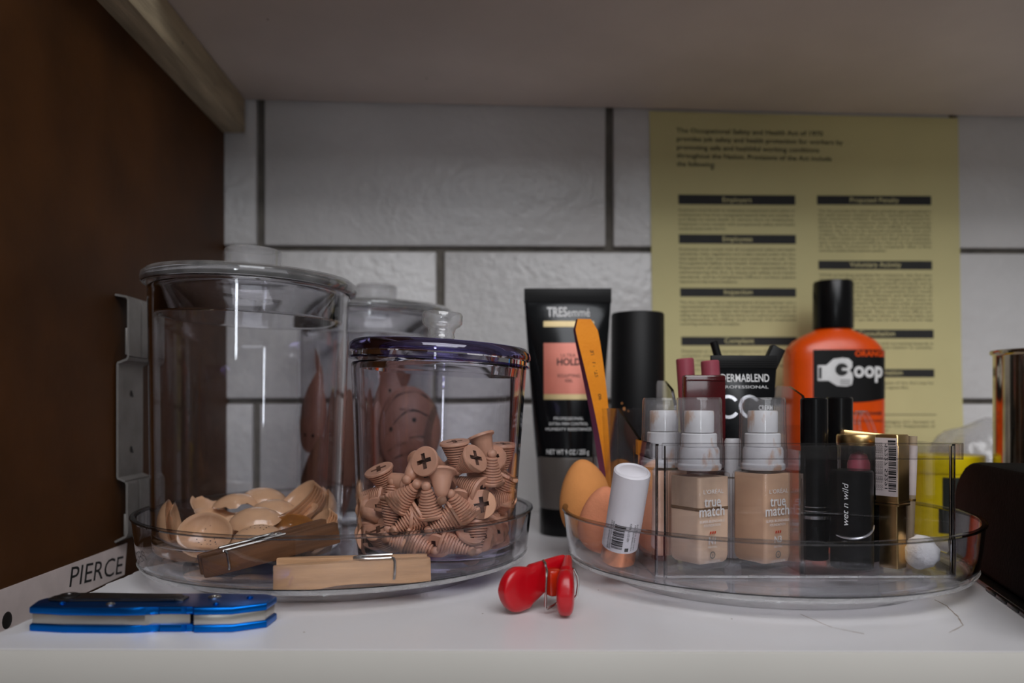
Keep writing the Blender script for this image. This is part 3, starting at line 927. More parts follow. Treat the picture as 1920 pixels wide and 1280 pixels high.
pegs = [
    # crop x, y, tip direction (right, away, up), extra depth, smooth, label
    (815, 258, (0.45, 0.85, -0.20), 8, 0, 'tan peg at the top left, its round cross-slotted head facing out'),
    (1040, 200, (0.1, 0.15, -1), 10, 0, 'tan ribbed peg tip down along the top edge, left of the peak'),
    (1120, 270, (-0.70, 0.55, -0.45), 7, 0, 'tan peg with film over its cross-slotted head, left of the peak'),
    (1330, 125, (0.3, -0.15, -0.8), 16, 1, 'smooth tan peg highest at the back of the pile'),
    (1375, 290, (0.1, -0.25, 0.95), 0, 0, 'ribbed peg standing tip up on the right peak of the pile'),
    (1560, 215, (0.0, 0.1, -1), 8, 0, 'ribbed peg tip down at the top right against the jar wall'),
    (620, 340, (-0.35, -0.70, -0.45), 6, 1, 'smooth tan peg with its rounded back showing, upper left slope'),
    (560, 560, (0.60, -0.25, 0.62), 0, 0, 'ribbed peg pointing up right, leftmost of three tip-up pegs in the middle'),
    (765, 620, (-0.12, -0.25, 0.95), 0, 0, 'ribbed peg pointing straight up, middle of three tip-up pegs'),
    (745, 405, (0.0, 0.8, -0.5), 15, 0, SH),
    (895, 490, (0.05, -0.45, -0.9), -1, 1, 'smooth tan peg hanging tip down in the middle of the pile'),
    (1060, 670, (-0.50, -0.25, 0.78), 0, 0, 'ribbed peg pointing up left, rightmost of three tip-up pegs in the middle'),
    (1150, 470, (-0.78, 0.40, 0.32), 9, 0, 'peg with its tip to the upper left and its slotted head facing right'),
    (1305, 662, (0.05, 1.0, -0.08), 0, 0, 'peg whose round head with a full cross faces straight out at right centre'),
    (1465, 500, (-0.45, 0.05, -0.85), 4, 0, 'ribbed peg slanting tip down left, below the right peak'),
    (1560, 600, (0.85, 0.45, 0.05), 0, 0, 'peg seen by its thin head rim against the right jar wall'),
    (1450, 870, (0.40, 0.85, 0.22), 0, 0, 'peg with a tilted cross-slotted head low on the right'),
    (200, 590, (-0.92, 0.25, -0.02), 2, 0, 'peg lying with its tip at the left jar wall, slotted head to the right'),
    (110, 765, (-0.05, -0.1, 0.98), 2, 0, 'ribbed peg tip up squeezed against the left jar wall'),
    (240, 765, (0.60, -0.55, -0.45), 3, 1, 'smooth peg pointing down right beside the left jar wall'),
    (205, 970, (-0.10, 0.98, 0.1), 0, 0, 'peg with its round head pressed to the glass at the lower left'),
    (405, 770, (-0.18, -0.1, -0.97), 0, 0, 'ribbed peg standing tip down on the left of the pile'),
    (555, 845, (-0.80, -0.15, -0.50), 0, 0, 'ribbed peg slanting down left, its head against another head'),
    (745, 815, (0.85, 0.15, -0.05), 6, 0, 'ribbed peg lying back to back with the one slanting down left'),
    (890, 850, (-0.78, -0.15, -0.48), 0, 0, 'ribbed peg slanting down left under the three tip-up pegs'),
    (490, 1035, (-0.90, -0.1, 0.25), 0, 0, 'ribbed peg on the jar floor pointing left'),
    (695, 1070, (0.88, -0.1, -0.38), 0, 0, 'ribbed peg on the jar floor pointing right, near its middle'),
    (1045, 1085, (0.90, -0.1, -0.32), 0, 0, 'ribbed peg on the jar floor pointing right, next to the tip-down one'),
    (1222, 985, (0.08, -0.15, -0.97), 0, 0, 'ribbed peg standing tip down near the jar floor at right'),
    (1350, 1010, (0.50, 0.80, -0.2), 4, 1, SH), (1170, 830, (0.25, 0.2, -0.9), 6, 0, SH), (330, 450, (0.3, 0.3, -0.85), 14, 0, SH),
    (450, 430, (-0.8, 0.3, 0.3), 16, 1, SH), (400, 580, (0.1, 0.15, 0.95), 10, 0, SH), (340, 1090, (0.3, 0.3, -0.8), 2, 0, SH),
    (1590, 400, (0, 0.3, 0.9), 8, 1, SH), (1320, 480, (0.2, 0.3, -0.9), 14, 1, SH), (1470, 700, (-0.3, 0.5, -0.8), 8, 0, SH), (1090, 1010, (-0.5, 0.6, -0.6), 8, 0, SH),
    (870, 1010, (0.2, 0.8, 0.3), 9, 1, SH), (1480, 1060, (0.7, 0.3, -0.4), 4, 1, SH), (1450, 270, (0.3, 0.7, -0.4), 14, 0, SH), (640, 960, (0.2, 0.6, 0.6), 14, 0, SH), (90, 900, (0.1, .8, .3), 4, 0, SH),
    (560, 690, (0.3, 0.6, 0.2), 14, 0, SH), (960, 960, (0.1, .7, .4), 12, 0, SH), (1250, 900, (-0.2, .8, .2), 14, 0, SH), (700, 700, (0.2, .8, -.3), 16, 0, SH), (1100, 560, (0.1, .8, .4), 16, 0, SH),
    (330, 680, (.2, .8, .2), 16, 0, SH), (250, 1010, (.4, .6, .4), 14, 0, SH), (1400, 780, (.2, .7, .5), 16, 0, SH), (950, 330, (.2, .5, .5), 22, 0, SH), (1230, 380, (-.3, .7, .2), 20, 0, SH),
    (680, 500, (.2, .8, -.3), 18, 0, SH), (830, 380, (.2, .8, -.3), 24, 0, SH), (1530, 830, (.5, .7, .2), 12, 0, SH), (1180, 1110, (.2, .7, .2), 12, 0, SH), (1500, 940, (.3, .8, .2), 10, 1, SH), (480, 950, (.2, .8, .2), 16, 0, SH),
]
for cx, cy, tip, dd, sm, lab in pegs:
    px, py = 660 + cx / 5.333, 820 + cy / 5.333
    d = 495.0
    for _ in range(12):
        X = (px - CX) / F * d
        z = CH + (HY - py) / F * d
        rin = 48.3 + 0.05 * (z - FL) - 6.8
        dx = X - (JP[0] + 0.021 * (z - FL))
        dx = max(-rin * .97, min(rin * .97, dx))
        d = d * .4 + .6 * (JP[1] - math.sqrt(rin * rin - dx * dx) + dd)
    X = JP[0] + 0.021 * (z - FL) + dx
    z = max(z, FL + 16)
    tv = Vector(tip).normalized()
    put(peg_smooth if sm else peg_rib, Vector((X, d, z)) - tv * 10.5, tv, (1, 0.2, 0.15), lab, 'peg', GP)

# ------------------------------------------------------------------ brown sheet pieces in the back jar
def leaf_piece(label, px, py, d, w, h, rx, ry, rz, tip=0.5, dots=(), slits=(), mtl=None, bow=8.0):
    t = MB()
    nu, nr = 44, 7
    def outline(a):
        x, y = math.cos(a), math.sin(a)
        k = 1 - tip * max(0, y) ** 1.5 * .9
        return x * k * w / 2, y * h / 2
    def surf(x, y, o=0.0):
        q = (2 * x / w) ** 2 * 1.0 + (2 * y / h) ** 2 * .6
        return Vector((x, bow * q - bow * .5 + o, y))
    vs, fs = [], []
    for o in (0.0, 2.2):
        base = len(vs)
        vs.append(surf(0, 0, o))
        for k in range(1, nr + 1):
            for u in range(nu):
                x, y = outline(2 * PI * u / nu)
                vs.append(surf(x * k / nr, y * k / nr, o))
        for u in range(nu):
            u2 = (u + 1) % nu
            tri = [[base, base + 1 + u, base + 1 + u2]] + [[base + 1 + (k - 1) * nu + u, base + 1 + k * nu + u, base + 1 + k * nu + u2, base + 1 + (k - 1) * nu + u2] for k in range(1, nr)]
            fs += tri if o == 0 else [f[::-1] for f in tri]
    n1 = 1 + nr * nu
    for u in range(nu):
        u2 = (u + 1) % nu
        i, j = 1 + (nr - 1) * nu, n1 + 1 + (nr - 1) * nu
        fs.append([i + u, j + u, j + u2, i + u2])
    t.add(vs, fs)
    for x, y, r in dots:
        t.add([surf(x + r * math.cos(k * PI / 5), y + r * math.sin(k * PI / 5), -0.25) for k in range(10)], [list(range(10))], 1)
    for x0, y0, x1, y1, bow2 in slits:
        top, bot = [], []
        for k in range(11):
            f = k / 10
            x, y = x0 + (x1 - x0) * f, y0 + (y1 - y0) * f + bow2 * math.sin(PI * f)
            hw = 0.9 * math.sin(PI * min(max(f, .05), .95)) + .15
            top.append(surf(x, y + hw, -0.25)); bot.append(surf(x, y - hw, -0.25))
        t.add(bot + top[::-1], [list(range(22))], 1)
    o = t.build('rubbery_sheet_piece', [mtl or M_brown, M_hole], angle=60)
    o.location = at(px, py, d) * S
    o.rotation_euler = (R(rx), R(ry), R(rz))
    return tag(o, label, 'rubbery piece', 'brown sheet pieces in the back jar')
leaf_piece('round brown piece with slits and two dots, behind the purple-rimmed jar', 757, 806, 738, 70, 82, -6, 4, 8, 0.12,
           dots=((-18, -1, 2.3), (6, 9, 2.3)), slits=((-10, 18, 22, 14, 1), (-24, -8, 24, 10, 16), (2, -8, 18, -6, 1), (-28, 10, -4, 34, 6), (-22, -22, 0, -12, 1), (-14, -28, 22, -20, 3), (-6, 34, 30, 22, 6)), bow=16)
leaf_piece('brown piece with two dots rising behind the round slit one', 706, 775, 762, 46, 84, -4, 10, -4, 0.45, dots=((2, 22, 1.8), (9, 18, 2.2), (6, -2, 1.6)), slits=((-4, -30, 16, 8, 5),), mtl=M_brown, bow=8)
leaf_piece('teardrop brown piece with a pair of dots, upper left in the back jar', 600, 772, 742, 32, 76, -4, 6, -14, 0.75, dots=((-5, -22, 1.6), (4, -22, 1.7)), bow=8)
leaf_piece('brown piece with a pair of dots low on the left in the back jar', 606, 900, 738, 34, 84, 0, 10, -10, 0.6, dots=((0, -8, 1.5), (6, -8, 1.6)), mtl=M_brown2, bow=8)
leaf_piece('thin brown tail sticking up highest on the left in the back jar', 613, 692, 755, 7, 40, 0, -14, 0, 0.7, bow=1)
leaf_piece('upright brown strip seen between the tall jar and the purple-rimmed one', 648, 850, 740, 22, 120, 0, 4, 28, 0.3, mtl=M_brown2, bow=4)
leaf_piece('pinkish brown piece uppermost behind the purple lid rim', 724, 690, 790, 44, 60, 8, 12, 5, 0.4, bow=6)
leaf_piece('upright brown piece low behind the left wall of the purple-rimmed jar', 690, 862, 752, 30, 110, 0, -4, 20, 0.3, slits=((-8, -10, 8, 20, 3),), bow=6)
leaf_piece('brown piece lowest at the centre of the back jar, mostly covered', 742, 905, 742, 60, 60, 0, 0, 4, 0.1, slits=((-20, 6, 20, 12, 6), (-16, 18, 18, 20, 4)), mtl=M_brown2, bow=10)

# ------------------------------------------------------------------ clothespins
def clothespin(label, p0, p1, wood, h=15.0, spring_at=0.7, fan=8.0, hinge='end'):
    """lies on its side between two points of its lower front edge; its arms stand face to face"""
    p0, p1 = Vector(p0), Vector(p1)
    dv = p1 - p0
    L = dv.length
    M = frame(dv.cross(Vector((0, 1, 0))).normalized() * -1 if False else Vector((0, 0, 1)) - dv.normalized() * dv.normalized().z, dv)
    t = thing('clothespin', label, 'clothespin', p0)
    X = dv.normalized()
    Z = (Vector((0, 0, 1)) - X * X.z).normalized()
    Y = Z.cross(X)
    t.rotation_euler = (Matrix((X, Y, Z)).transposed()).to_euler()
    th = 8.0
    def arm(sign):
        # outline seen from above: long slab, bevelled jaw, rounded handle, spring notch
        pts = [(0, 2.4), (3, 0.4), (L * .30, 0), (L - 3, 0), (L, 1.0), (L, th - 1.6), (L * .62, th), (L * .56, th - 1.5), (L * .5, th), (L * .25, th), (0, 4.6)]
        return pts
    a = MB()
    a.prism(arm(1), 0, h, bevel=0.6)
    a.build('arm', wood, t)
    c = MB()
    c.prism([(x, -y) for x, y in arm(1)][::-1], 0, h, bevel=0.6)
    if hinge == 'end':
        c.v = [Vector((p.x - L, p.y, p.z)) for p in c.v]
        c.build('arm', wood, t, loc=(L, 2 * th + .6, 0.0), rot=(0, 0, R(-fan)))
    else:
        c.build('arm', wood, t, loc=(0, 2 * th + .6, 0.0), rot=(0, 0, R(fan)))
    # spring: coil between the arms, a leg over the top and down each face
    s = MB()
    xs = L * spring_at
    yc = th + .3
    co = [(L * .55 + 2.8 * math.cos(k * .6), yc + 2.8 * math.sin(k * .6), h + .9 + (k % 3) * .0) for k in range(11)]
    s.tube([(L * .55 - 4 + 0, yc - 1.5, h + 1.0), (L * .55, -.2 + yc - 4, h + 1.2), (L * .6, yc - 5, h + 1.0), (xs - 1.2, yc - 5.6, h + 1.0), (xs, yc - 7, h + .8), (xs + .4, -.8, h - .8), (xs + .3, -.9, h * .5), (xs, -.9, 3.0), (xs - .2, -.6, 2.2)], .85, 8)
    s.tube([(L * .55 - 4, yc + 1.5, h + 1.0), (L * .55, yc + 4, h + 1.2), (xs, yc + 6, h + .9), (xs, 2 * th + 1.4, h - .5), (xs, 2 * th + 1.5, 3.0)], .85, 8)
    s.tube([(L * .55 + 3.2 * math.cos(2 * PI * k / 16), yc + 3.2 * math.sin(2 * PI * k / 16), h + .7) for k in range(16)], .85, 8, closed=True)
    s.build('spring', M_wire, t)
    return t
clothespin('pale wooden clothespin lying at the front of the left turntable', (-133.0, 446.0, FL + .2), (-47.5, 465.5, FL + 1.2), M_wood_light, h=12.8, spring_at=0.76, fan=9.0)
clothespin('dark weathered clothespin leaning up to the right between the two jars', (-178.0, 467.0, FL + 1.5), (-110.0, 515.0, FL + 15.0), M_wood_dark, h=12.5, spring_at=0.16, fan=7.0, hinge='start')

# ------------------------------------------------------------------ folding knife
def knife():
    t = thing('folding_knife', 'closed pocket knife with blue handle lying at the front left', 'knife', (-188.0, 419.0, 0), (0, 0, R(1.0)))
    out = [(-61, 2), (-58, -10.5), (-40, -13.5), (-10, -15), (0, -15), (4, -12.2), (8, -12), (9, -13.4), (20, -13.6), (22, -11.6), (25, -11.4), (27, -15.2), (46, -14.6), (61, -6), (62, 9), (55, 14.5), (20, 15.5), (-30, 15.5), (-52, 12), (-60, 7)]
    inn = [(x * .985, y * .95) for x, y in out]
    a = MB(); a.prism(out, 0, 3.9, bevel=0.9, seg=3); a.build('handle_scale', M_blue, t)
    a = MB(); a.prism(out, 8.9, 12.9, bevel=1.1, seg=3)
    a.build('handle_scale', M_blue, t)
    left = [p for p in inn if p[0] < 20] 
    a = MB()
    a.prism([(-60, 2), (-57, -9.6), (-40, -12.6), (-10, -14), (2, -14.2), (5, -11.8), (23.6, -11.2), (23.6, 13), (-30, 14), (-52, 11)], 3.9, 8.9, bevel=.2)
    a.build('blade_spine', M_steel, t)
    a = MB()
    a.prism([(26.6, -14.2), (46, -13.6), (60, -5.6), (61, 8.6), (54, 13.5), (25.6, 14)], 3.9, 8.9, bevel=.2)
    a.build('back_spacer', M_steel, t)
    a = MB()
    clip = [(-54, 5), (-50, 11), (-36, 12), (2, 8.0), (12, 8.0), (15, 3.2), (12, -2.6), (2, -2.6), (-34, -1.6), (-46, -3.4), (-54, -1)]
    a.prism(clip, 13.2, 14.6, bevel=.4)
    a.box((13, 2.2, 13.6), (7, 8.6, 1.6), bevel=.4, rot=(0, R(14), 0))
    a.build('pocket_clip', M_blacksteel, t)
    for x, y, r, m in ((-46, 4.6, 5.4, M_blacksteel), (-18, -8.5, 2.2, M_steel), (30, 6, 3.4, M_steel), (49, 5, 1.8, M_blue), (36, -9, 1.6, M_blue), (-44, -6, 1.7, M_blue)):
        a = MB()
        z = 14.4 if m is M_blacksteel else 12.8
        a.lathe([(r, z), (r, z + .7), (r * .8, z + 1.1), (r * .45, z + 1.1), (r * .4, z + .5), (0, z + .5)], 20, M=Matrix.Translation((x, y, 0)))
        a.build('screw', m, t)
knife()

# ------------------------------------------------------------------ red bag clip
def bag_clip():
    t = thing('bag_clip', 'small red plastic spring clip standing on the shelf between the turntables', 'clip', (14, 444, 0))
    def arm(p0, p1, hs, th, name, mtl, lump=1.0):
        p0, p1 = Vector(p0), Vector(p1)
        X = (p1 - p0).normalized()
        Yv = Vector((0, 0, 1)).cross(X)
        L = (p1 - p0).length
        rings = []
        N = 30
        for k in range(N + 1):
            f = math.sin(PI / 2 * k / N) ** .9
            hgt, zc, w = hs(f)
            e = 1.0
            ring = []
            for j in range(20):
                a = 2 * PI * j / 20
                cy, cz = math.copysign(abs(math.cos(a)) ** .6, math.cos(a)), math.copysign(abs(math.sin(a)) ** .75, math.sin(a))
                ring.append(p0 + X * (L * f) + Yv * (cy * w / 2 * th) + Vector((0, 0, zc + cz * hgt / 2)))
            rings.append(ring)
        b = MB(); b.loft(rings)
        return b.build(name, mtl, t, angle=60)
    def hs(f):                       # f 0 = jaw, 1 = rounded handle end
        if f < .15:
            return (13 + 10 * f, 22.5 - 8 * f, 4.2)
        if f < .55:
            g = (f - .15) / .4
            return (14.5 + 8.0 * g, 21.3 - 6.3 * g, 4.2 + 2.5 * g)
        g = (f - .55) / .45
        r = math.sqrt(max(1 - max(0, (g - .35) / .65) ** 2, 0.004)) if g > .35 else 1
        return ((22.5 + 4.0 * math.sin(g * PI * .6)) * r, 13.6, (6.7 + 1.5 * g) * (0.5 + .5 * r))
    arm((15.5, 18, 0), (-20.0, -9, 0), hs, 1.25, 'arm', M_red)
    arm((18.0, 17, 0), (14.0, -19.5, 0), hs, 1.35, 'arm', M_red)
    b = MB()
    b.box((9.5, 5.5, 16), (9, 10, 15), bevel=2, rot=(0, 0, R(20)))
    b.build('bridge', M_redclear, t)
    s = MB()
    s.tube([(3.8, 8, 27.5), (4.6, 3, 27.0), (5.2, -3.5, 23.8), (5.0, -5.2, 20), (4.6, -5.6, 12), (4.3, -5.4, 4.6), (5.2, -4.6, 3.2), (9, -1, 4.4), (11, 2, 5.0)], .75, 8)
    s.tube([(18.0, 4, 24.5), (20.5, 1, 24.0), (22.5, 2, 20), (23.0, 3, 15), (22.2, 3.5, 9), (20, 4, 6), (16, 3, 5)], .75, 8)
    s.build('spring', M_wire, t)
bag_clip()

# ------------------------------------------------------------------ makeup organizer
OF = 15.0                                    # floor inside the organizer
def organizer():
    t = thing('makeup_organizer', 'clear sectioned organizer on the right turntable, full of makeup', 'organizer', (171, 553, FL))
    ox, oy, oz = 171, 553, FL
    def wallseg(b, p, q, z0, z1, th=2.0, z1b=None):
        p, q = Vector((p[0] - ox, p[1] - oy, 0)), Vector((q[0] - ox, q[1] - oy, 0))
        n = (q - p).normalized().cross(Vector((0, 0, 1))) * (th / 2)
        zb = z1 if z1b is None else z1b
        vs = [p - n, q - n, q + n, p + n]
        lo = [v + Vector((0, 0, z0 - oz)) for v in vs]
        hi = [vs[0] + Vector((0, 0, z1 - oz)), vs[1] + Vector((0, 0, zb - oz)), vs[2] + Vector((0, 0, zb - oz)), vs[3] + Vector((0, 0, z1 - oz))]
        b.add(lo + hi, [[3, 2, 1, 0], [4, 5, 6, 7], [0, 1, 5, 4], [1, 2, 6, 5], [2, 3, 7, 6], [3, 0, 4, 7]])
    fl, fr, ml, rl, rr, mr = (87, 480), (265, 480), (84.5, 530), (63, 616), (262, 616), (265, 545)
    flc, frc = (91, 476.5), (261, 476.5)
    b = MB()
    poly = [(x - ox, y - oy) for x, y in (flc, frc, fr, mr, rr, rl, ml, fl)]
    b.prism(poly, 0.2, 2.4)
    b.build('floor', M_floor, t)
    b = MB()
    wallseg(b, flc, frc, FL + .2, 91)
    wallseg(b, fl, flc, FL + .2, 91); wallseg(b, frc, fr, FL + .2, 91)
    wallseg(b, fl, ml, FL + .2, 92)
    c = [(69, 592), (75.5, 566)]
    wallseg(b, ml, c[1], FL + .2, 93, z1b=113)
    wallseg(b, c[1], rl, FL + .2, 113)
    wallseg(b, rl, (110, 616), FL + .2, 113)
    wallseg(b, (110, 616), rr, FL + .2, 100)
    wallseg(b, rr, mr, FL + .2, 93); wallseg(b, mr, fr, FL + .2, 92)
    b.build('outer_wall', M_org, t, recalc=True)
    b = MB()
    wallseg(b, (89, 474.6), (267, 474.6), 83, 92.4, 1.8)
    wallseg(b, (89, 474.6), (83.5, 480), 83, 92.4, 1.8)
    wallseg(b, (267, 474.6), (268.5, 484), 83, 92.4, 1.8)
    wallseg(b, (83.5, 480), (82.5, 528), 83, 92.4, 1.8)
    b.build('lip', M_lip, t)
    b = MB()
    for z in (83.0, 92.2):
        wallseg(b, (89, 473.6), (267, 473.6), z, z + .7, .5)
        wallseg(b, (83.0, 480), (82.0, 528), z, z + .7, .5)
    wallseg(b, (266.2, 473.6), (267.2, 473.6), 83, 92.6, .6)
    b.build('lip_edge', M_rim, t)
    b = MB()
    wallseg(b, flc, (92.5, 476), FL + .2, 84, 2.2); wallseg(b, (171.5, 477), (174.5, 477), FL + .2, 84, 2.2); wallseg(b, (262, 477), (264, 479), FL + .2, 84, 2.2)
    b.build('corner_post', M_rim, t)
    for p, q, h in (((173, 478), (173, 543), 88), ((84, 543), (264, 543), 88)):
        b = MB(); wallseg(b, p, q, OF, h, 1.8); b.build('divider', M_org, t, recalc=True)
    for x, y0, y1, h in ((112, 545, 615, 134), (203, 545, 615, 130)):
        prof = [(y0, OF), (y1, OF), (y1, h - 4), (y1 - 2, h - 1), (y1 - 6, h), (y0 + 40, h - 1), (y0 + 14, h - 8), (y0 + 4, h - 18), (y0, h - 32)]
        b = MB()
        b.loft([[Vector((x + s - ox, y - oy, z - oz)) for y, z in prof] for s in (-1, 1)])
        b.build('tall_divider', M_org, t, recalc=True)
    b = MB()
    for a, c in ((fl, flc), (flc, frc), (frc, fr)):
        wallseg(b, a, c, FL + .3, FL + 1.5, 2.6)
    b.build('bottom_edge', M_milky, t)
organizer()

# ------------------------------------------------------------------ foundation bottles
def foundation(label, X, D, rz, liquid_col, level, name_print, w=28.4):
    t = thing('foundation_bottle', label, 'bottle', (X, D, OF), (0, 0, R(rz)), group='square foundation bottles in the organizer')
    h = 59.0
    sec = rrect(w, w, 3.4)
    inn = rrect(w - 2.4, w - 2.4, 2.6)
    def ring(poly, z, k=1.0): return [Vector((x * k, y * k, z)) for x, y in poly]
    b = MB()
    b.loft([ring(sec, 0, .86), ring(sec, 1.2, .96), ring(sec, 4), ring(sec, h - 3), ring(sec, h - .8, .97), ring(sec, h, .88), ring(sec, h + 1.2, .62)])
    b.build('glass_body', M_bottle, t)
    lm = mat('foundation_liquid', liquid_col, rough=0.28, var=0.03, scale=30, coat=0.3)
    b = MB()
    b.loft([ring(inn, 3.4, .84), ring(inn, 5.0, .95), ring(inn, 8), ring(inn, level - .6), ring(inn, level, .98)])
    b.build('liquid', lm, t)
    if level < h - 4:
        dm = mat('foundation_residue', tuple(c * .84 for c in liquid_col[:3]) + (1,), rough=0.4, var=0.22, scale=28, stretch=(1, 1, .25), coat=0.3)
        b = MB()
        b.loft([ring(inn, level + 1.4), ring(inn, h - 3)])
        b.build('residue', dm, t)
        b = MB()
        b.loft([ring(inn, level - .4, 1.012), ring(inn, level + 1.6, 1.012)])
        b.build('tide_line', mat('tide_line_brown', srgb(120, 92, 66), rough=.5), t)
    b = MB()
    b.lathe([(0, h + .6), (13.0, h + .8), (13.6, h + 2), (13.6, h + 4), (12.4, h + 5), (12.4, h + 13), (11.6, h + 15), (0, h + 15)], 48)
    b.build('collar', M_stained, t)
    b = MB()
    b.lathe([(0, h + 15), (11.0, h + 15.2), (11.0, h + 23), (10.4, h + 23.6), (0, h + 23.6)], 48)
    b.lathe([(0, h + 24.2), (8.8, h + 24.2), (9.2, h + 24.8), (9.2, h + 37), (8.6, h + 37.8), (0, h + 38)], 48)
    b.build('pump', M_stained, t)
    b = MB()
    b.lathe([(15.0, h + 2.6), (14.4, h + 26), (14.0, h + 44.4), (13.2, h + 46.0), (0, h + 46.0), (0, h + 44.8), (12.8, h + 44.8), (13.2, h + 26), (13.8, h + 2.6), (15.0, h + 2.6)], 48)
    b.build('cap', M_capclear, t)
    if name_print:
        y = -w / 2 - .15
        fn = front(y)
        c = MB()
        c.text('true', 9.0, -3.0, 38.4, fn, width=14, bold=.012)
        c.text('match', 9.0, -3.6, 32.6, fn, width=21.4, bold=.012)
        c.text('SUPER-BLENDABLE', 2.2, -3.4, 28.6, fn, width=21)
        c.text('FOUNDATION', 2.2, -3.4, 26.2, fn, width=14)
        c.text(name_print, 5.6, -3, 16.0, fn, bold=.02)
        c.text('NEUTRAL', 1.8, -3, 13.6, fn)
        c.text('1.0 FL.OZ./30 ML', 2.0, -3, 2.6 + 2.0, fn, width=13)
        c.text("L'OR\u00c9AL", 3.6, -2.4, 46.2, fn, width=17)
        c.build('white_print', M_whiteink, t)
        c = MB()
        for k in (-1, 0, 1):
            c.add([(k * 1.9 - 3 + (.55 + .35 * q) + s, y - .02, 21.6 + q * 1.6) for s, q in ((-1.3, 0), (0, 0), (0, 1), (-1.3, 1))], [[0, 1, 2, 3]])
        c.build('red_mark', M_inkred, t)
        c = MB()
        c.lathe([(2.3, 0), (2.3, .05), (1.6, .05), (1.6, 0)], 24, M=Matrix.Translation((-3, y, 9.2)) @ Matrix.Rotation(PI / 2, 4, 'X'))
        c.text('e', 3.0, -3, 8.3, front(y - .03))
        c.build('emblem', M_greyink, t)
    return t
foundation('front foundation bottle marked N1, two thirds full of pale beige', 117.6, 503.0, 32, srgb(228, 198, 172), 36.0, 'N1')
foundation('front foundation bottle marked N3, full of deeper beige', 158.5, 506.0, 32, srgb(216, 178, 148), 58.0, 'N3')
foundation('pinkish beige foundation bottle behind and left of the N1 one', 100.5, 529.5, 22, srgb(220, 182, 160), 58.0, None, w=25.0)

b = MB(); b.lathe([(0, 0), (5, 0), (5.4, 1), (5.4, 76), (4.6, 78), (0, 78)], 24)
t = thing('slim_tube', 'slim white tube standing between and behind the two front foundation bottles', 'tube', (147, 533, OF))
b.build('barrel', M_white, t)
b = MB(); b.lathe([(5.5, 52), (5.7, 52), (5.7, 53), (5.5, 53)], 24); b.build('seam_ring', M_greyink, t)

# ------------------------------------------------------------------ leaning white stick with copper base
def stick():
    p0, p1 = Vector((68.0, 512.0, FL + 4.6)), Vector((73.6, 489.0, 75.5))
    dv = (p1 - p0)
    L = dv.length
    t = thing('concealer_stick', 'white makeup stick with copper base leaning against the organizer', 'makeup stick', p0)
    t.rotation_euler = frame(dv, (1, 0.0, 0)).to_euler()
    r = 11.2
    b = MB(); b.lathe([(0, 0), (r - 1, 0), (r - .4, .5), (r - .4, 11), (0, 11)], 48); b.build('base', M_copper, t)
    b = MB(); b.lathe([(0, 11), (r, 11), (r + .1, L - 1.0), (r - .8, L), (r - 1.6, L), (r - 2.0, L - .4), (r - 3.4, L - .4), (r - 3.8, L - .1), (0, L)], 48); b.build('cap', M_matwhite, t)
    def cyl(x, y): 
        a = x / r - PI / 2 - .1
        return Vector(((r + .2) * math.cos(a), (r + .2) * math.sin(a), y))
    c = MB()
    q = random.Random(4)
    y = 14.0
    while y < 30:
        wdt = q.choice((.35, .35, .7, 1.0))
        c.patch(-6.4, 0.6, y, y + wdt, cyl, nx=6, ny=1)
        y += wdt + q.choice((.3, .4, .8))
    up = lambda x0: (lambda x, y: cyl(x0 - y, 22 + x))
    c.text('BEAUTY CONCEALER STICK 8 G', 1.7, 0, 0, up(-8.4), width=19)
    c.text('DISTRIBUTED BY  MADE IN KOREA', 1.5, 0, 0, up(-6.9), width=19)
    c.text('KEEP OUT OF REACH', 1.9, 4, 0, up(4.0), width=12)
    c.text('FOR EXTERNAL USE ONLY', 1.5, 0, 0, up(7.0), width=18)
    c.text('NET WT 0.28 OZ', 1.5, 0, 0, up(8.8), width=18)
    c.patch(2.2, 4.6, 12.6, 15.0, cyl, nx=3, ny=1)
    c.build('print', M_ink, t)
stick()

# ------------------------------------------------------------------ sponges
def sponge(label, X, D, z, rx, ry, r, h, mtl):
    prof = [(0, 0)]
    for k in range(1, 30):
        f = .5 - .5 * math.cos(PI * k / 30)
        prof.append((r * 1.12 * math.sqrt(max(1 - (2 * f - 1) ** 2, 0)) * (1.08 - .42 * f), h * f))
    prof.append((0, h))
    b = MB(); b.lathe(prof, 48)
    o = b.build('makeup_sponge', mtl, loc=(X, D, z), rot=(R(rx), R(ry), 0), angle=180)
    tag(o, label, 'sponge', 'egg-shaped makeup sponges')
sponge('larger tan egg-shaped sponge, behind the peach one at the turntable edge', 59.5, 588, FL + 3.5, -6, -8, 21.0, 60, M_sponge)
sponge('smaller peach sponge, in front of the tan one beside the white stick', 62.0, 550, FL + 1.5, 4, 3, 17.5, 46, M_sponge2)

# ------------------------------------------------------------------ makeup in the right-hand section
def black_tube(label, X, D, r, h, rings):
    t = thing('cosmetic_tube', label, 'makeup tube', (X, D, OF), group='black makeup tubes in the organizer')
    b = MB(); b.lathe([(0, 0), (r - .6, 0), (r, .6), (r, h * .3), (r - .3, h * .3 + .2), (r - .3, h * .3 + .8), (r, h * .3 + 1), (r, h - 1), (r - .8, h), (0, h)], 40); b.build('barrel', M_black, t)
    for z, hh in rings:
        b = MB(); b.lathe([(r, z), (r + .25, z + .1), (r + .25, z + hh - .1), (r, z + hh)], 40); b.build('silver_ring', M_silver, t)
    return t
black_tube('tall black tube with silver rings, left of the two by the orange bottle', 199, 527, 8.6, 105, ((26, 2.2), (31, .6), (33.6, .6)))
black_tube('tall plain black tube, right of the two in front of the orange bottle', 234.5, 573, 9.0, 106, ())

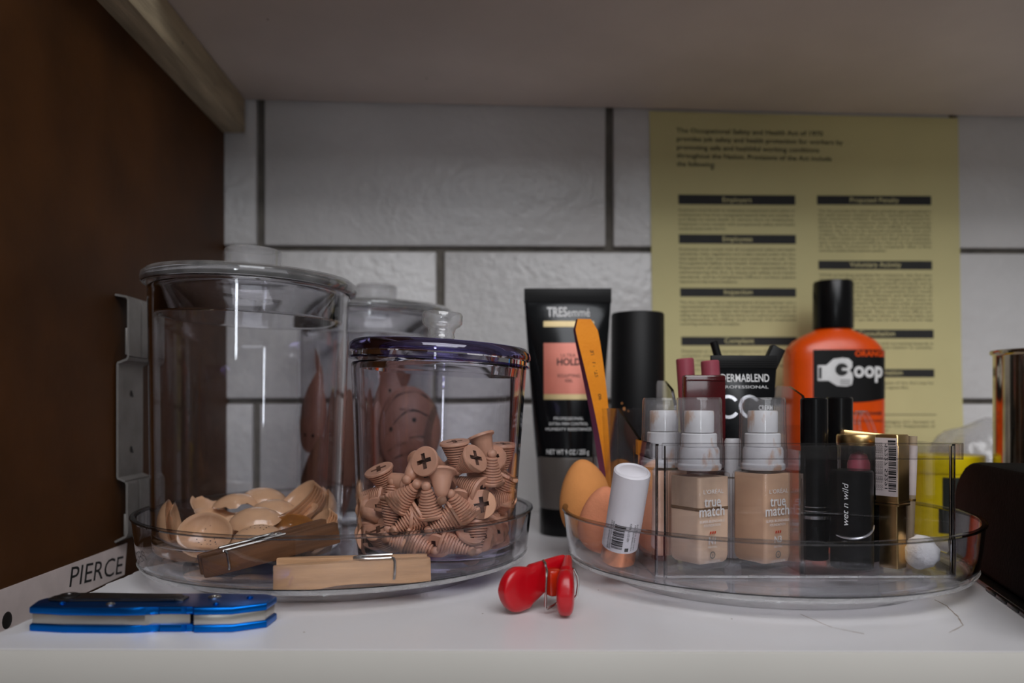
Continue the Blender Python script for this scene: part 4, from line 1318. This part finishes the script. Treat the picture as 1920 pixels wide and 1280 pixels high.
def slant_lipstick():
    t = thing('lipstick', 'black lipstick with silver brand lettering and a slanting silver line', 'lipstick', (212, 500, OF), group='lipsticks in the organizer')
    r, h = 12.6, 60
    b = MB(); b.lathe([(0, 0), (r - .6, 0), (r, .6), (r, h - 1), (r - 1, h), (0, h)], 48); b.build('case', M_black, t)
    b = MB()
    pts = []
    for k in range(25):
        a = -PI / 2 + (k / 24 - .5) * 2.3
        pts.append(((r + .1) * math.cos(a), (r + .1) * math.sin(a), 20 + 6.0 * (k / 24) ** 2 - 2 * math.sin(k / 24 * PI)))
    b.tube(pts, lambda f: .35 + .5 * math.sin(PI * f), 8)
    b.build('silver_line', M_silver, t)
    def up(x, y):
        a = (-y - 7.0) / r - PI / 2
        return Vector(((r + .15) * math.cos(a), (r + .15) * math.sin(a), 39 + x))
    c = MB(); c.text('wet n wild', 5.0, 0, 0, up, width=26, shear=.25); c.build('lettering', M_whiteink, t)
slant_lipstick()

def gold_lip():
    t = thing('lipstick', 'gold-topped lipstick with pink showing through its clear side', 'lipstick', (228, 527, OF), group='lipsticks in the organizer')
    r = 12.8
    b = MB(); b.lathe([(0, 0), (r, 0), (r, 48), (0, 48)], 40); b.build('case', M_black, t)
    b = MB(); b.lathe([(r, 48), (r, 76), (r - 1.2, 76), (r - 1.2, 48)], 40); b.build('clear_sleeve', M_bottle, t)
    b = MB(); b.lathe([(0, 48), (7, 48), (7, 62), (5, 68), (0, 70)], 32); b.build('bullet', M_pink, t)
    b = MB(); b.lathe([(r + .2, 74), (r + .6, 74.6), (r + .6, 80), (r, 81), (0, 81), (0, 80), (r - 1.4, 79.6), (r - 1.4, 74), (r + .2, 74)], 40); b.build('gold_top', M_gold, t)
gold_lip()

def gold_square():
    t = thing('lipstick', 'square gold lipstick tube with a white barcode sticker', 'lipstick', (237.5, 500, OF), (0, 0, R(38)), group='lipsticks in the organizer')
    def sq(s, z, r=1.2): return [Vector((x, y, z)) for x, y in rrect(s, s, r, 3)]
    b = MB(); b.loft([sq(12.0, 0), sq(12.0, 38)]); b.build('base', M_gold, t)
    b = MB(); b.loft([sq(14.6, 41), sq(14.6, 81), sq(13.6, 82)]); b.build('cap', M_gold, t)
    b = MB()
    for z in (38, 39.8): b.loft([sq(15.4, z), sq(15.4, z + 1.1)])
    b.build('collar', M_gold, t)
    # sticker on the face turned to the left
    b = MB()
    fn = lambda x, y, e=.1: Vector((-7.3 - e, -x, y))
    b.patch(-7.0, 7.0, 44, 80, fn, nx=1, ny=1)
    b.build('sticker', M_label, t)
    c = MB()
    q = random.Random(9)
    y = 47.0
    f2 = lambda x, y: fn(x, y, .2)
    while y < 78:
        wd = q.choice((.35, .6, 1.0))
        c.patch(1.2, 6.0, y, y + wd, f2, nx=1, ny=1)
        y += wd + q.choice((.3, .5, .9))
    c.text('47227 53291', 2.6, 0, 0, lambda x, y: f2(.6 - y, 62 - x), width=28)
    for k in range(4):
        c.text('SATIN LIP COLOR NET WT', 1.3, 0, 0, (lambda kk: (lambda x, y: f2(-2.4 - 1.2 * kk - y, 62 - x)))(k), width=30)
    c.build('barcode', M_ink, t)
gold_square()

t = thing('compact', 'gold-edged flat compact leaning behind the barcoded lipstick', 'compact', (238, 556, OF), (R(0), R(6), R(-8)))
b = MB(); b.box((0, 0, 39), (34, 9, 78), bevel=1.6); b.build('case', M_black, t)
b = MB(); b.box((0, 0, 80), (34.6, 9.6, 4.4), bevel=1.4); b.build('gold_edge', M_gold, t)

p0, p1 = Vector((257.5, 520, OF + .3)), Vector((259.5, 518, 95))
t = thing('lip_pencil', 'thin beige pencil with a white sticker, rightmost in the organizer', 'pencil', p0)
t.rotation_euler = frame(p1 - p0, (1, 0, 0)).to_euler()
b = MB(); b.lathe([(0, 0), (1.6, 0), (2.7, 4), (2.7, 80), (0, 80)], 20); b.build('barrel', M_beige, t)
b = MB(); b.lathe([(2.75, 42), (2.85, 42), (2.85, 74), (2.75, 74)], 20); b.build('sticker', M_label, t)
b = MB(); b.lathe([(2.7, 38), (3.0, 38.3), (3.0, 39.4), (2.7, 39.7)], 20); b.build('ring', M_gold, t)

b = MB()
bm_ = bmesh.new(); bmesh.ops.create_icosphere(bm_, subdivisions=3, radius=10.2)
for v in bm_.verts:
    v.co *= 1 + .05 * math.sin(v.co.x * .7 + v.co.z) + .04 * math.cos(v.co.y * .8)
b.bm(bm_)
o = b.build('cotton_ball', M_cotton, loc=(253.5, 496, OF + 9.6), angle=180)
tag(o, 'white cotton ball at the right end of the organizer floor', 'cotton ball')

# ------------------------------------------------------------------ rear row of the organizer
def squeeze(z, top, a0, a1, b0, cut=0.93):
    """half width and half depth of a squeeze tube: round at the cap, flat at the seam"""
    f = max(0.0, min(1.0, z / (top * cut)))
    return a0 + (a1 - a0) * f ** .9, max(b0 * (1 - f) ** .9, .9)
def tube_body(t, z0, top, a0, a1, b0, mtl, crimp=8):
    rings = []
    N = 26
    for k in range(N + 1):
        z = top * k / N
        a, bb = squeeze(z, top, a0, a1, b0)
        rings.append([Vector((a * math.cos(2 * PI * j / 72), bb * math.sin(2 * PI * j / 72), z0 + z)) for j in range(72)])
    b = MB(); b.loft(rings); b.build('body', mtl, t, angle=60)
    b = MB()
    b.box((0, 0, z0 + top - crimp / 2 + 1), (a1 * 2 + .6, 2.4, crimp), bevel=.5)
    for k in range(4):
        b.box((0, -1.25, z0 + top - crimp + 2.4 + k * 1.5), (a1 * 2, .4, .5))
    b.build('crimp', M_matblack, t)
    def fn(x, z, e=.25):
        a, bb = squeeze(z - z0, top, a0, a1, b0)
        return Vector((x, -bb * math.sqrt(max(1 - (x / a) ** 2, 0)) - e, z))
    return fn

def cc_tube():
    t = thing('cream_tube', 'black cream tube with large silver double C, standing in the rear row', 'tube', (171, 585, OF), (R(-2), 0, R(3)))
    b = MB(); b.lathe([(0, 0), (14, 0), (14.6, 1), (14.6, 17), (13, 18), (0, 18)], 40); b.build('cap', M_black, t)
    fn = tube_body(t, 18, 118, 15, 24.5, 14, M_tubeblk, 10)
    c = MB()
    c.text('DERMABLEND', 8.2, 0.5, 117.5, fn, width=36, bold=.012)
    c.text('PROFESSIONAL', 3.0, 0, 112.6, fn, width=35)
    c.text('CREAM', 5.2, 15, 96.5, fn, width=11, bold=.01)
    c.build('lettering', M_whiteink, t)
    c = MB()
    for cx in (-13.0, 2.8):
        N = 26
        o_, i_ = [], []
        for k in range(N + 1):
            a = R(35 + 290 * k / N)
            o_.append(fn(cx + 8.2 * math.cos(a), 99 + 8.8 * math.sin(a), .3)); i_.append(fn(cx + 5.8 * math.cos(a), 99 + 6.4 * math.sin(a), .3))
        c.add(o_ + i_, [[k, k + 1, N + 2 + k, N + 1 + k] for k in range(N)])
    c.build('emblem', M_silver, t)
cc_tube()

def gloss(label, px, top_py, d, lean, r):
    p1 = at(px, top_py, d)
    z0 = OF + .5
    p0 = Vector((p1.x + lean * .13, d - 2, z0 + abs(lean) * .05))
    t = thing('lip_gloss', label, 'lip gloss', p0, group='mauve lip glosses in the rear row')
    t.rotation_euler = frame(p1 - p0, (1, 0, 0)).to_euler()
    L = (p1 - p0).length
    b = MB(); b.lathe([(0, 0), (r - .5, 0), (r, .6), (r, L * .58), (r - .8, L * .6), (0, L * .6)], 28); b.build('bottle', M_wine, t)
    b = MB(); b.lathe([(0, L * .6), (r - .2, L * .6), (r - .1, L - .8), (r - .8, L), (0, L)], 28); b.build('cap', M_mauve, t)
gloss('mauve-capped lip gloss, left of the pair in the rear row', 1284, 672, 590, 60, 6.6)
gloss('mauve-capped lip gloss, right of the pair next to the black cream tube', 1331, 676, 572, 60, 6.6)
t = thing('compact', 'dark wine red glossy case in front of the mauve glosses', 'compact', (132.5, 553, OF), (0, 0, R(3)))
b = MB(); b.box((0, 0, 60.5), (29, 8, 121), bevel=1.5); b.build('case', M_wine, t)
b = MB(); b.box((0, -4.2, 117.5), (27, .5, 1.4), bevel=.2); b.build('lid_seam', M_wine, t)

def pencil(label, px0, py0, px1, py1, d, r, mtl, square=False):
    p1, p0 = at(px1, py1, d), at(px0, py0, d)
    k = (p1.z - OF - 1) / (p1.z - p0.z)
    base = p1 + (p0 - p1) * k
    t = thing('eyeliner_pencil', label, 'pencil', base, group='black pencils in the rear row')
    L = (p1 - base).length
    t.rotation_euler = frame(p1 - base, (1, 0, 0)).to_euler()
    b = MB()
    if square: b.box((0, 0, L / 2), (2 * r, 2 * r, L), bevel=.8)
    else: b.lathe([(0, 0), (.6, 0), (r, 8), (r, L - .5), (r - .5, L), (0, L)], 18)
    b.build('barrel', mtl, t)
    b = MB(); b.lathe([(r * 1.0, L - 12), (r * 1.05, L - 12), (r * 1.05, L - 11), (r, L - 11)], 18); b.build('ring', M_blacksteel, t)
pencil('slim black pencil leaning left, left of the black cream tube', 1355, 700, 1338, 640, 606, 3.0, M_matblack)
pencil('short black stick leaning right behind the black cream tube', 1444, 682, 1458, 652, 600, 5.0, M_matblack, True)

def nail_file():
    t = thing('nail_file', 'orange nail file with plum edge leaning in the organizer corner', 'nail file', (78, 598, OF + 1))
    b = MB()
    rings, faces = [], []
    N = 20
    for k in range(N + 1):
        f = k / N
        z = 163 * f
        x = -5 - 20 * f ** 1.2 + 2.5 * math.sin(PI * f)
        tw = R(78 - 66 * f ** 1.5)
        wd = 9.2 if f < .93 else 9.2 * math.sqrt(max(1 - ((f - .93) / .075) ** 2, .3))
        ux, uy = math.cos(tw), math.sin(tw)
        nx, ny = -uy, ux
        c = Vector((x, 2 - 6 * f, z))
        th = 2.3
        rings.append([c + Vector((ux * a * wd + nx * bb * th, uy * a * wd + ny * bb * th, 0)) for a, bb in ((-1, -1), (1, -1), (1, 1), (-1, 1))])
    vs = [p for r in rings for p in r]
    for k in range(N):
        for j in range(4):
            j2 = (j + 1) % 4
            b.add([], []) 
            b.f.append([k * 4 + j, k * 4 + j2, (k + 1) * 4 + j2, (k + 1) * 4 + j]); b.mi.append(0 if j in (0, 2) else 1)
    b.v = [Vector(p) for p in vs]
    b.f.append([3, 2, 1, 0]); b.mi.append(1)
    b.f.append([N * 4 + q for q in range(4)]); b.mi.append(1)
    b.build('board', [M_orangefile, M_purplefoam], t, angle=30)
    c = MB()
    def on(s, z):
        f = z / 163
        x = -5 - 20 * f ** 1.2 + 2.5 * math.sin(PI * f)
        tw = R(78 - 66 * f ** 1.5)
        ux, uy = math.cos(tw), math.sin(tw)
        return Vector((x + ux * s + uy * 2.5, 2 - 6 * f + uy * s - ux * 2.5, z))
    c.text('180', 5.0, 0, 0, lambda x, y: on(-y + 2, 104 + x))
    c.text('STEP 1 FILE', 4.2, 0, 0, lambda x, y: on(-y + 2, 130 + x))
    c.build('print', M_ink, t)
nail_file()

t = thing('clear_clip', 'bent clear plastic hair clip standing before the orange bottle', 'clip', (264, 598, 93.5), (0, 0, R(10)))
b = MB()
for s in (-1, 1):
    b.tube([(-6, s * 3, 0), (-7, s * 3, 10), (-5, s * 3, 17), (-1, s * 3, 17), (4, s * 3, 8), (7, s * 3, 0)], 1.3, 8)
b.box((-6.5, 0, 8), (1.6, 7, 2), bevel=.4); b.box((-3, 0, 17), (2, 7, 1.6), bevel=.4)
b.build('frame', M_capclear, t)

# ------------------------------------------------------------------ things standing behind the turntables
def hair_tube():
    t = thing('gel_tube', 'tall black hair gel tube with salmon panel, standing by the wall', 'tube', (50, 722, 0), (R(1.2), 0, 0))
    b = MB(); b.lathe([(0, 0), (24, 0), (25, 1), (25.4, 22), (24.6, 24.5), (0, 24.5)], 56); b.build('cap_base', M_black, t)
    b = MB(); b.lathe([(0, 24.5), (25.2, 24.5), (28.2, 68), (27.6, 70), (0, 70)], 56); b.build('cap_collar', M_greycap, t)
    z0, top = 69.0, 150.0
    fn = tube_body(t, z0, top, 28.4, 38.8, 24.0, M_tubeblk, 13)
    def pz(py): return CH + (HY - py) / F * 703
    def xx(px): return (px - CX) / F * 703 - 50
    c = MB(); c.patch(xx(1020), xx(1116), pz(738), pz(641), lambda x, z: fn(x, z, .2), nx=20, ny=10); c.build('salmon_panel', M_salmon, t)
    c = MB(); c.patch(xx(1020), xx(1116), pz(748), pz(738), lambda x, z: fn(x, z, .2), nx=20, ny=2); c.patch(xx(1020), xx(1116), pz(610), pz(599), lambda x, z: fn(x, z, .2), nx=20, ny=2)
    c.build('gold_band', M_goldband, t)
    f3 = lambda x, z: fn(x, z, .35)
    c = MB()
    c.text('TRES', 12, xx(1046), pz(590), f3, width=18, bold=.02); c.text('emm\u00e9', 11, xx(1087), pz(590), f3, width=20)
    c.build('brand_lettering', M_whiteink, t)
    c = MB()
    c.text('PROFESSIONAL', 3.6, xx(1066), pz(786), f3, width=26); c.text('EXTRA FIRM CONTROL', 3.6, xx(1066), pz(796), f3, width=34); c.text('HUMIDITY RESISTANCE', 3.6, xx(1066), pz(806), f3, width=40)
    c.build('claim_lettering', M_whiteink, t)
    c = MB()
    c.text('NET WT 9 OZ / 255 g', 6.0, xx(1064), pz(850), f3, width=37, bold=.01)
    c.build('weight_lettering', M_whiteink, t)
    c = MB()
    c.text('ULTRA', 4.4, xx(1066), pz(668), f3, width=13); c.text('HOLD', 8.4, xx(1067), pz(683), f3, width=21, bold=.03)
    c.text('SCULPTING', 3.8, xx(1067), pz(706), f3, width=20, bold=.01); c.text('GEL', 3.8, xx(1067), pz(715), f3, width=7, bold=.01)
    c.build('dark_lettering', M_ink, t)
hair_tube()

t = thing('black_canister', 'tall plain matte black cylinder between gel tube and yellow notice', 'canister', (117, 745, 0))
b = MB(); b.lathe([(0, 0), (24.4, 0), (25, .8), (25, 95), (24.7, 95.3), (24.7, 96), (25, 96.3), (24.4, 199), (23.4, 200.6), (21, 201), (0, 201)], 56); b.build('body', M_matblack, t)
b = MB()
for x, z, r in ((-15, 112, 1.6), (-17, 117, .8), (-12, 110, .6)):
    y = -math.sqrt(25.05 ** 2 - x * x) - .1
    b.add([(x + r * math.cos(a), y + r * math.cos(a) * x / 25 * -.6, z + r * math.sin(a)) for a in (0, 1, 2, 3, 4, 5)], [[0, 1, 2, 3, 4, 5]])
b.build('paint_speck', M_sponge, t)

def goop():
    t = thing('hand_cleaner_bottle', 'orange hand cleaner bottle with black cap before the yellow notice', 'bottle', (321, 800, 0), (0, 0, R(-2)))
    def sec(a, bb, z, n=56, e=.62):
        return [Vector((a * math.copysign(abs(math.cos(2 * PI * k / n)) ** e, math.cos(2 * PI * k / n)), bb * math.copysign(abs(math.sin(2 * PI * k / n)) ** e, math.sin(2 * PI * k / n)), z)) for k in range(n)]
    b = MB()
    b.loft([sec(43, 24, 0), sec(46, 26.5, 2.5), sec(47, 27, 8), sec(47, 27, 158), sec(46.4, 26.8, 166), sec(44.0, 25.6, 172.5), sec(38.5, 23.4, 179), sec(30, 20, 184.5, e=.8), sec(21, 17.5, 188.5, e=.95), sec(17.5, 16.5, 190.5, e=1), sec(16.5, 16.5, 194, e=1)])
    b.build('body', M_goop, t, angle=60)
    b = MB()
    N = 60
    rings = []
    for z, r in ((191.4, 18.8), (192.4, 19.3), (236.5, 19.0), (238.6, 18.0)):
        rings.append([Vector(((r - (.35 if (k % 2 and 192 < z < 237) else 0)) * math.cos(2 * PI * k / N), (r - (.35 if (k % 2 and 192 < z < 237) else 0)) * math.sin(2 * PI * k / N), z)) for k in range(N)])
    b.loft(rings)
    b.build('cap', M_black, t)
    def fn(x, z, e=.2):
        xx = max(-46.9, min(46.9, x))
        y = 27 * max(1 - (abs(xx) / 47) ** (1 / .31), 0) ** .31
        return Vector((xx * 1.004, -y - e, z))
    c = MB()
    c.patch(-28.0, 46.7, 122, 171 - 2, fn, nx=26, ny=6)
    lo = [fn(-28 + 74.7 * k / 26, 122) for k in range(27)]
    hi = [fn(-28 + 74.7 * k / 26, 122 - 7 * math.sin(PI * (.12 + .76 * k / 26)) + 3) for k in range(27)]
    c.add(hi + lo, [[k, k + 1, 27 + k + 1, 27 + k] for k in range(26)])
    c.build('label', M_matblack, t)
    f2 = lambda x, z: fn(x, z, .45)
    c = MB()
    fist = [(-24, 139), (-24, 154), (-16, 154), (-9.5, 160), (-1, 161.2), (5, 160.5), (8.5, 157), (8.5, 152), (6.0, 149), (8.6, 146), (9.2, 141), (8, 135), (3, 133.4), (-6, 134), (-14, 139)]
    c.flat([(x, z) for x, z in fist], 0, f2)
    c.text('oop', 21, 24.8, 142.8, f2, width=30, bold=.035)
    c.build('white_emblem', M_whiteink, t)
    c = MB()
    f3 = lambda x, z: fn(x, z, .7)
    N = 24
    o_, i_ = [], []
    for k in range(N + 1):
        a = R(20 + 320 * k / N)
        o_.append(f3(-1.5 + 6.2 * math.cos(a), 149.8 + 6.0 * math.sin(a))); i_.append(f3(-1.5 + 0.1 * math.cos(a), 149.8 + 0.1 * math.sin(a)))
    c.add(o_ + i_, [[k, k + 1, N + 2 + k, N + 1 + k] for k in range(N)])
    c.patch(-23, -20.6, 141, 152, f3, nx=1, ny=1)
    for k in range(3):
        c.patch(-3, 6.6, 139.4 - k * 2.0, 139.9 - k * 2.0, f3, nx=3, ny=1)
    c.build('emblem_cutout', M_ink, t)
    c = MB(); c.patch(-1.5, 4.0, 148.8, 151.2, lambda x, z: fn(x, z, .95), nx=3, ny=1); c.build('emblem_bar', M_whiteink, t)
    c = MB(); c.text('ORANGE', 7.6, 27, 162.6, f2, width=32, bold=.04); c.build('orange_lettering', M_goop, t)
    c = MB(); c.text('HAND CLEANER', 4.4, 22, 106, f2, width=34, bold=.01); c.text('LOTION WITH PUMICE', 3.4, 22, 99, f2, width=36); c.text('NET 16 FL OZ', 3.6, 22, 84, f2, width=24); c.build('lower_print', M_ink, t)
goop()

t = thing('yellow_jar', 'yellow plastic jar with dark label behind the organizer', 'jar', (389, 716, 0))
b = MB(); b.lathe([(0, 0), (28, 0), (29, 1), (29, 56), (0, 56)], 56); b.build('body', M_yellow, t)
b = MB(); b.lathe([(0, 56), (30, 56), (30.4, 57), (30.4, 70), (29.4, 71.2), (0, 71.2)], 56); b.build('lid', M_yellow, t)
b = MB()
def yl(x, z):
    a = x / 29.2 - PI / 2
    return Vector((29.25 * math.cos(a), 29.25 * math.sin(a), z))
b.patch(-17, 34, 5, 53, yl, nx=24, ny=2); b.build('label', M_greenblk, t)

def bag():
    bmx = bmesh.new(); bmesh.ops.create_icosphere(bmx, subdivisions=4, radius=1)
    q = random.Random(2)
    ph = [Vector((q.uniform(-4, 4), q.uniform(-4, 4), q.uniform(-4, 4))) for _ in range(9)]
    for v in bmx.verts:
        k = 1 + sum(.06 * abs(math.sin(v.co.dot(p))) for p in ph) - .15
        v.co = Vector((v.co.x * 44 * k, v.co.y * 30 * k, max(v.co.z, -.92) * 42 * k))
    zmin = min(v.co.z for v in bmx.verts)
    b = MB(); b.bm(bmx)
    o = b.build('plastic_bag', M_bag, loc=(474, 800, -zmin + 0.2), angle=25)
    tag(o, 'crumpled pale plastic bag by the wall behind the black case', 'bag')
bag()

def black_case():
    t = thing('equipment_case', 'black cloth-covered case at the right edge beside the turntable', 'case', (284, 430, 0))
    t.rotation_euler = (0, 0, math.atan2(-38, 140))
    # local y runs away from the viewer along the visible side
    L = 258.0
    y0 = -75.0
    prof = [(y0, 3), (L + y0 - 14, 3), (L + y0 - 3, 22), (L + y0, 38), (L + y0 - 1.5, 48), (L + y0 - 6, 57), (L + y0 - 13, 64.5), (L + y0 - 23, 70.5), (L + y0 - 35, 74), (L + y0 - 50, 75.5), (y0, 78)]
    b = MB()
    def ring(x, k): return [Vector((x, y, z)) for y, z in prof]
    rings = []
    for x, s in ((0, 3.0), (1.2, 1.0), (3.5, 0), (96, 0), (100, 3)):
        cy, cz = y0 + L / 2, 40
        rings.append([Vector((x + (z - 3) * .05, cy + (y - cy) * (1 - s / L * 2), cz + (z - cz) * (1 - s / 78 * 2))) for y, z in prof])
    b.loft(rings)
    b.build('body', M_fabric, t, angle=30)
    b = MB()
    b.box((46, y0 + L / 2 - 8, 1.5), (104, L - 18, 3.0), bevel=.6)
    for k in range(7):
        b.box((-6.5, y0 + 14 + 20 * k, 1.2), (2.4, 18, 2.2), bevel=.5)
    b.build('base_strip', M_black, t)
black_case()

t = thing('tin_can', 'shiny tin can with blue and black label, cut off at the right edge', 'can', (436, 655, 0))
b = MB(); b.lathe([(0, 0), (37.5, 0), (38.5, .8), (38.5, 2.4), (36.6, 3.4), (36.6, 156), (38.6, 157.4), (39.0, 159), (38.6, 160.4), (36.4, 160.8), (35.6, 158), (0, 157.6)], 72); b.build('body', M_tin, t)
def cn(x, z):
    a = x / 36.8 - PI / 2
    return Vector((36.85 * math.cos(a), 36.85 * math.sin(a), z))
b = MB(); b.patch(-27, 60, 8, 152, cn, nx=30, ny=2); b.build('label', M_label, t)
b = MB(); b.patch(-27, 60, 136, 151, lambda x, z: cn(x, z) * 1.003, nx=30, ny=1); b.build('blue_band', M_bluelab, t)
b = MB(); b.patch(-27, 60, 76, 102, lambda x, z: cn(x, z) * 1.003, nx=30, ny=1); b.build('black_band', M_ink, t)
b = MB(); b.patch(-27, 60, 100.5, 103, lambda x, z: cn(x, z) * 1.004, nx=30, ny=1); b.patch(-27, 60, 75, 77.5, lambda x, z: cn(x, z) * 1.004, nx=30, ny=1); b.build('red_line', M_inkred, t)
b = MB(); b.lathe([(0, 157.6), (9, 157.6), (9.4, 160), (9.4, 172), (8.6, 173), (0, 173)], 32); b.build('spout_cap', M_white, t)
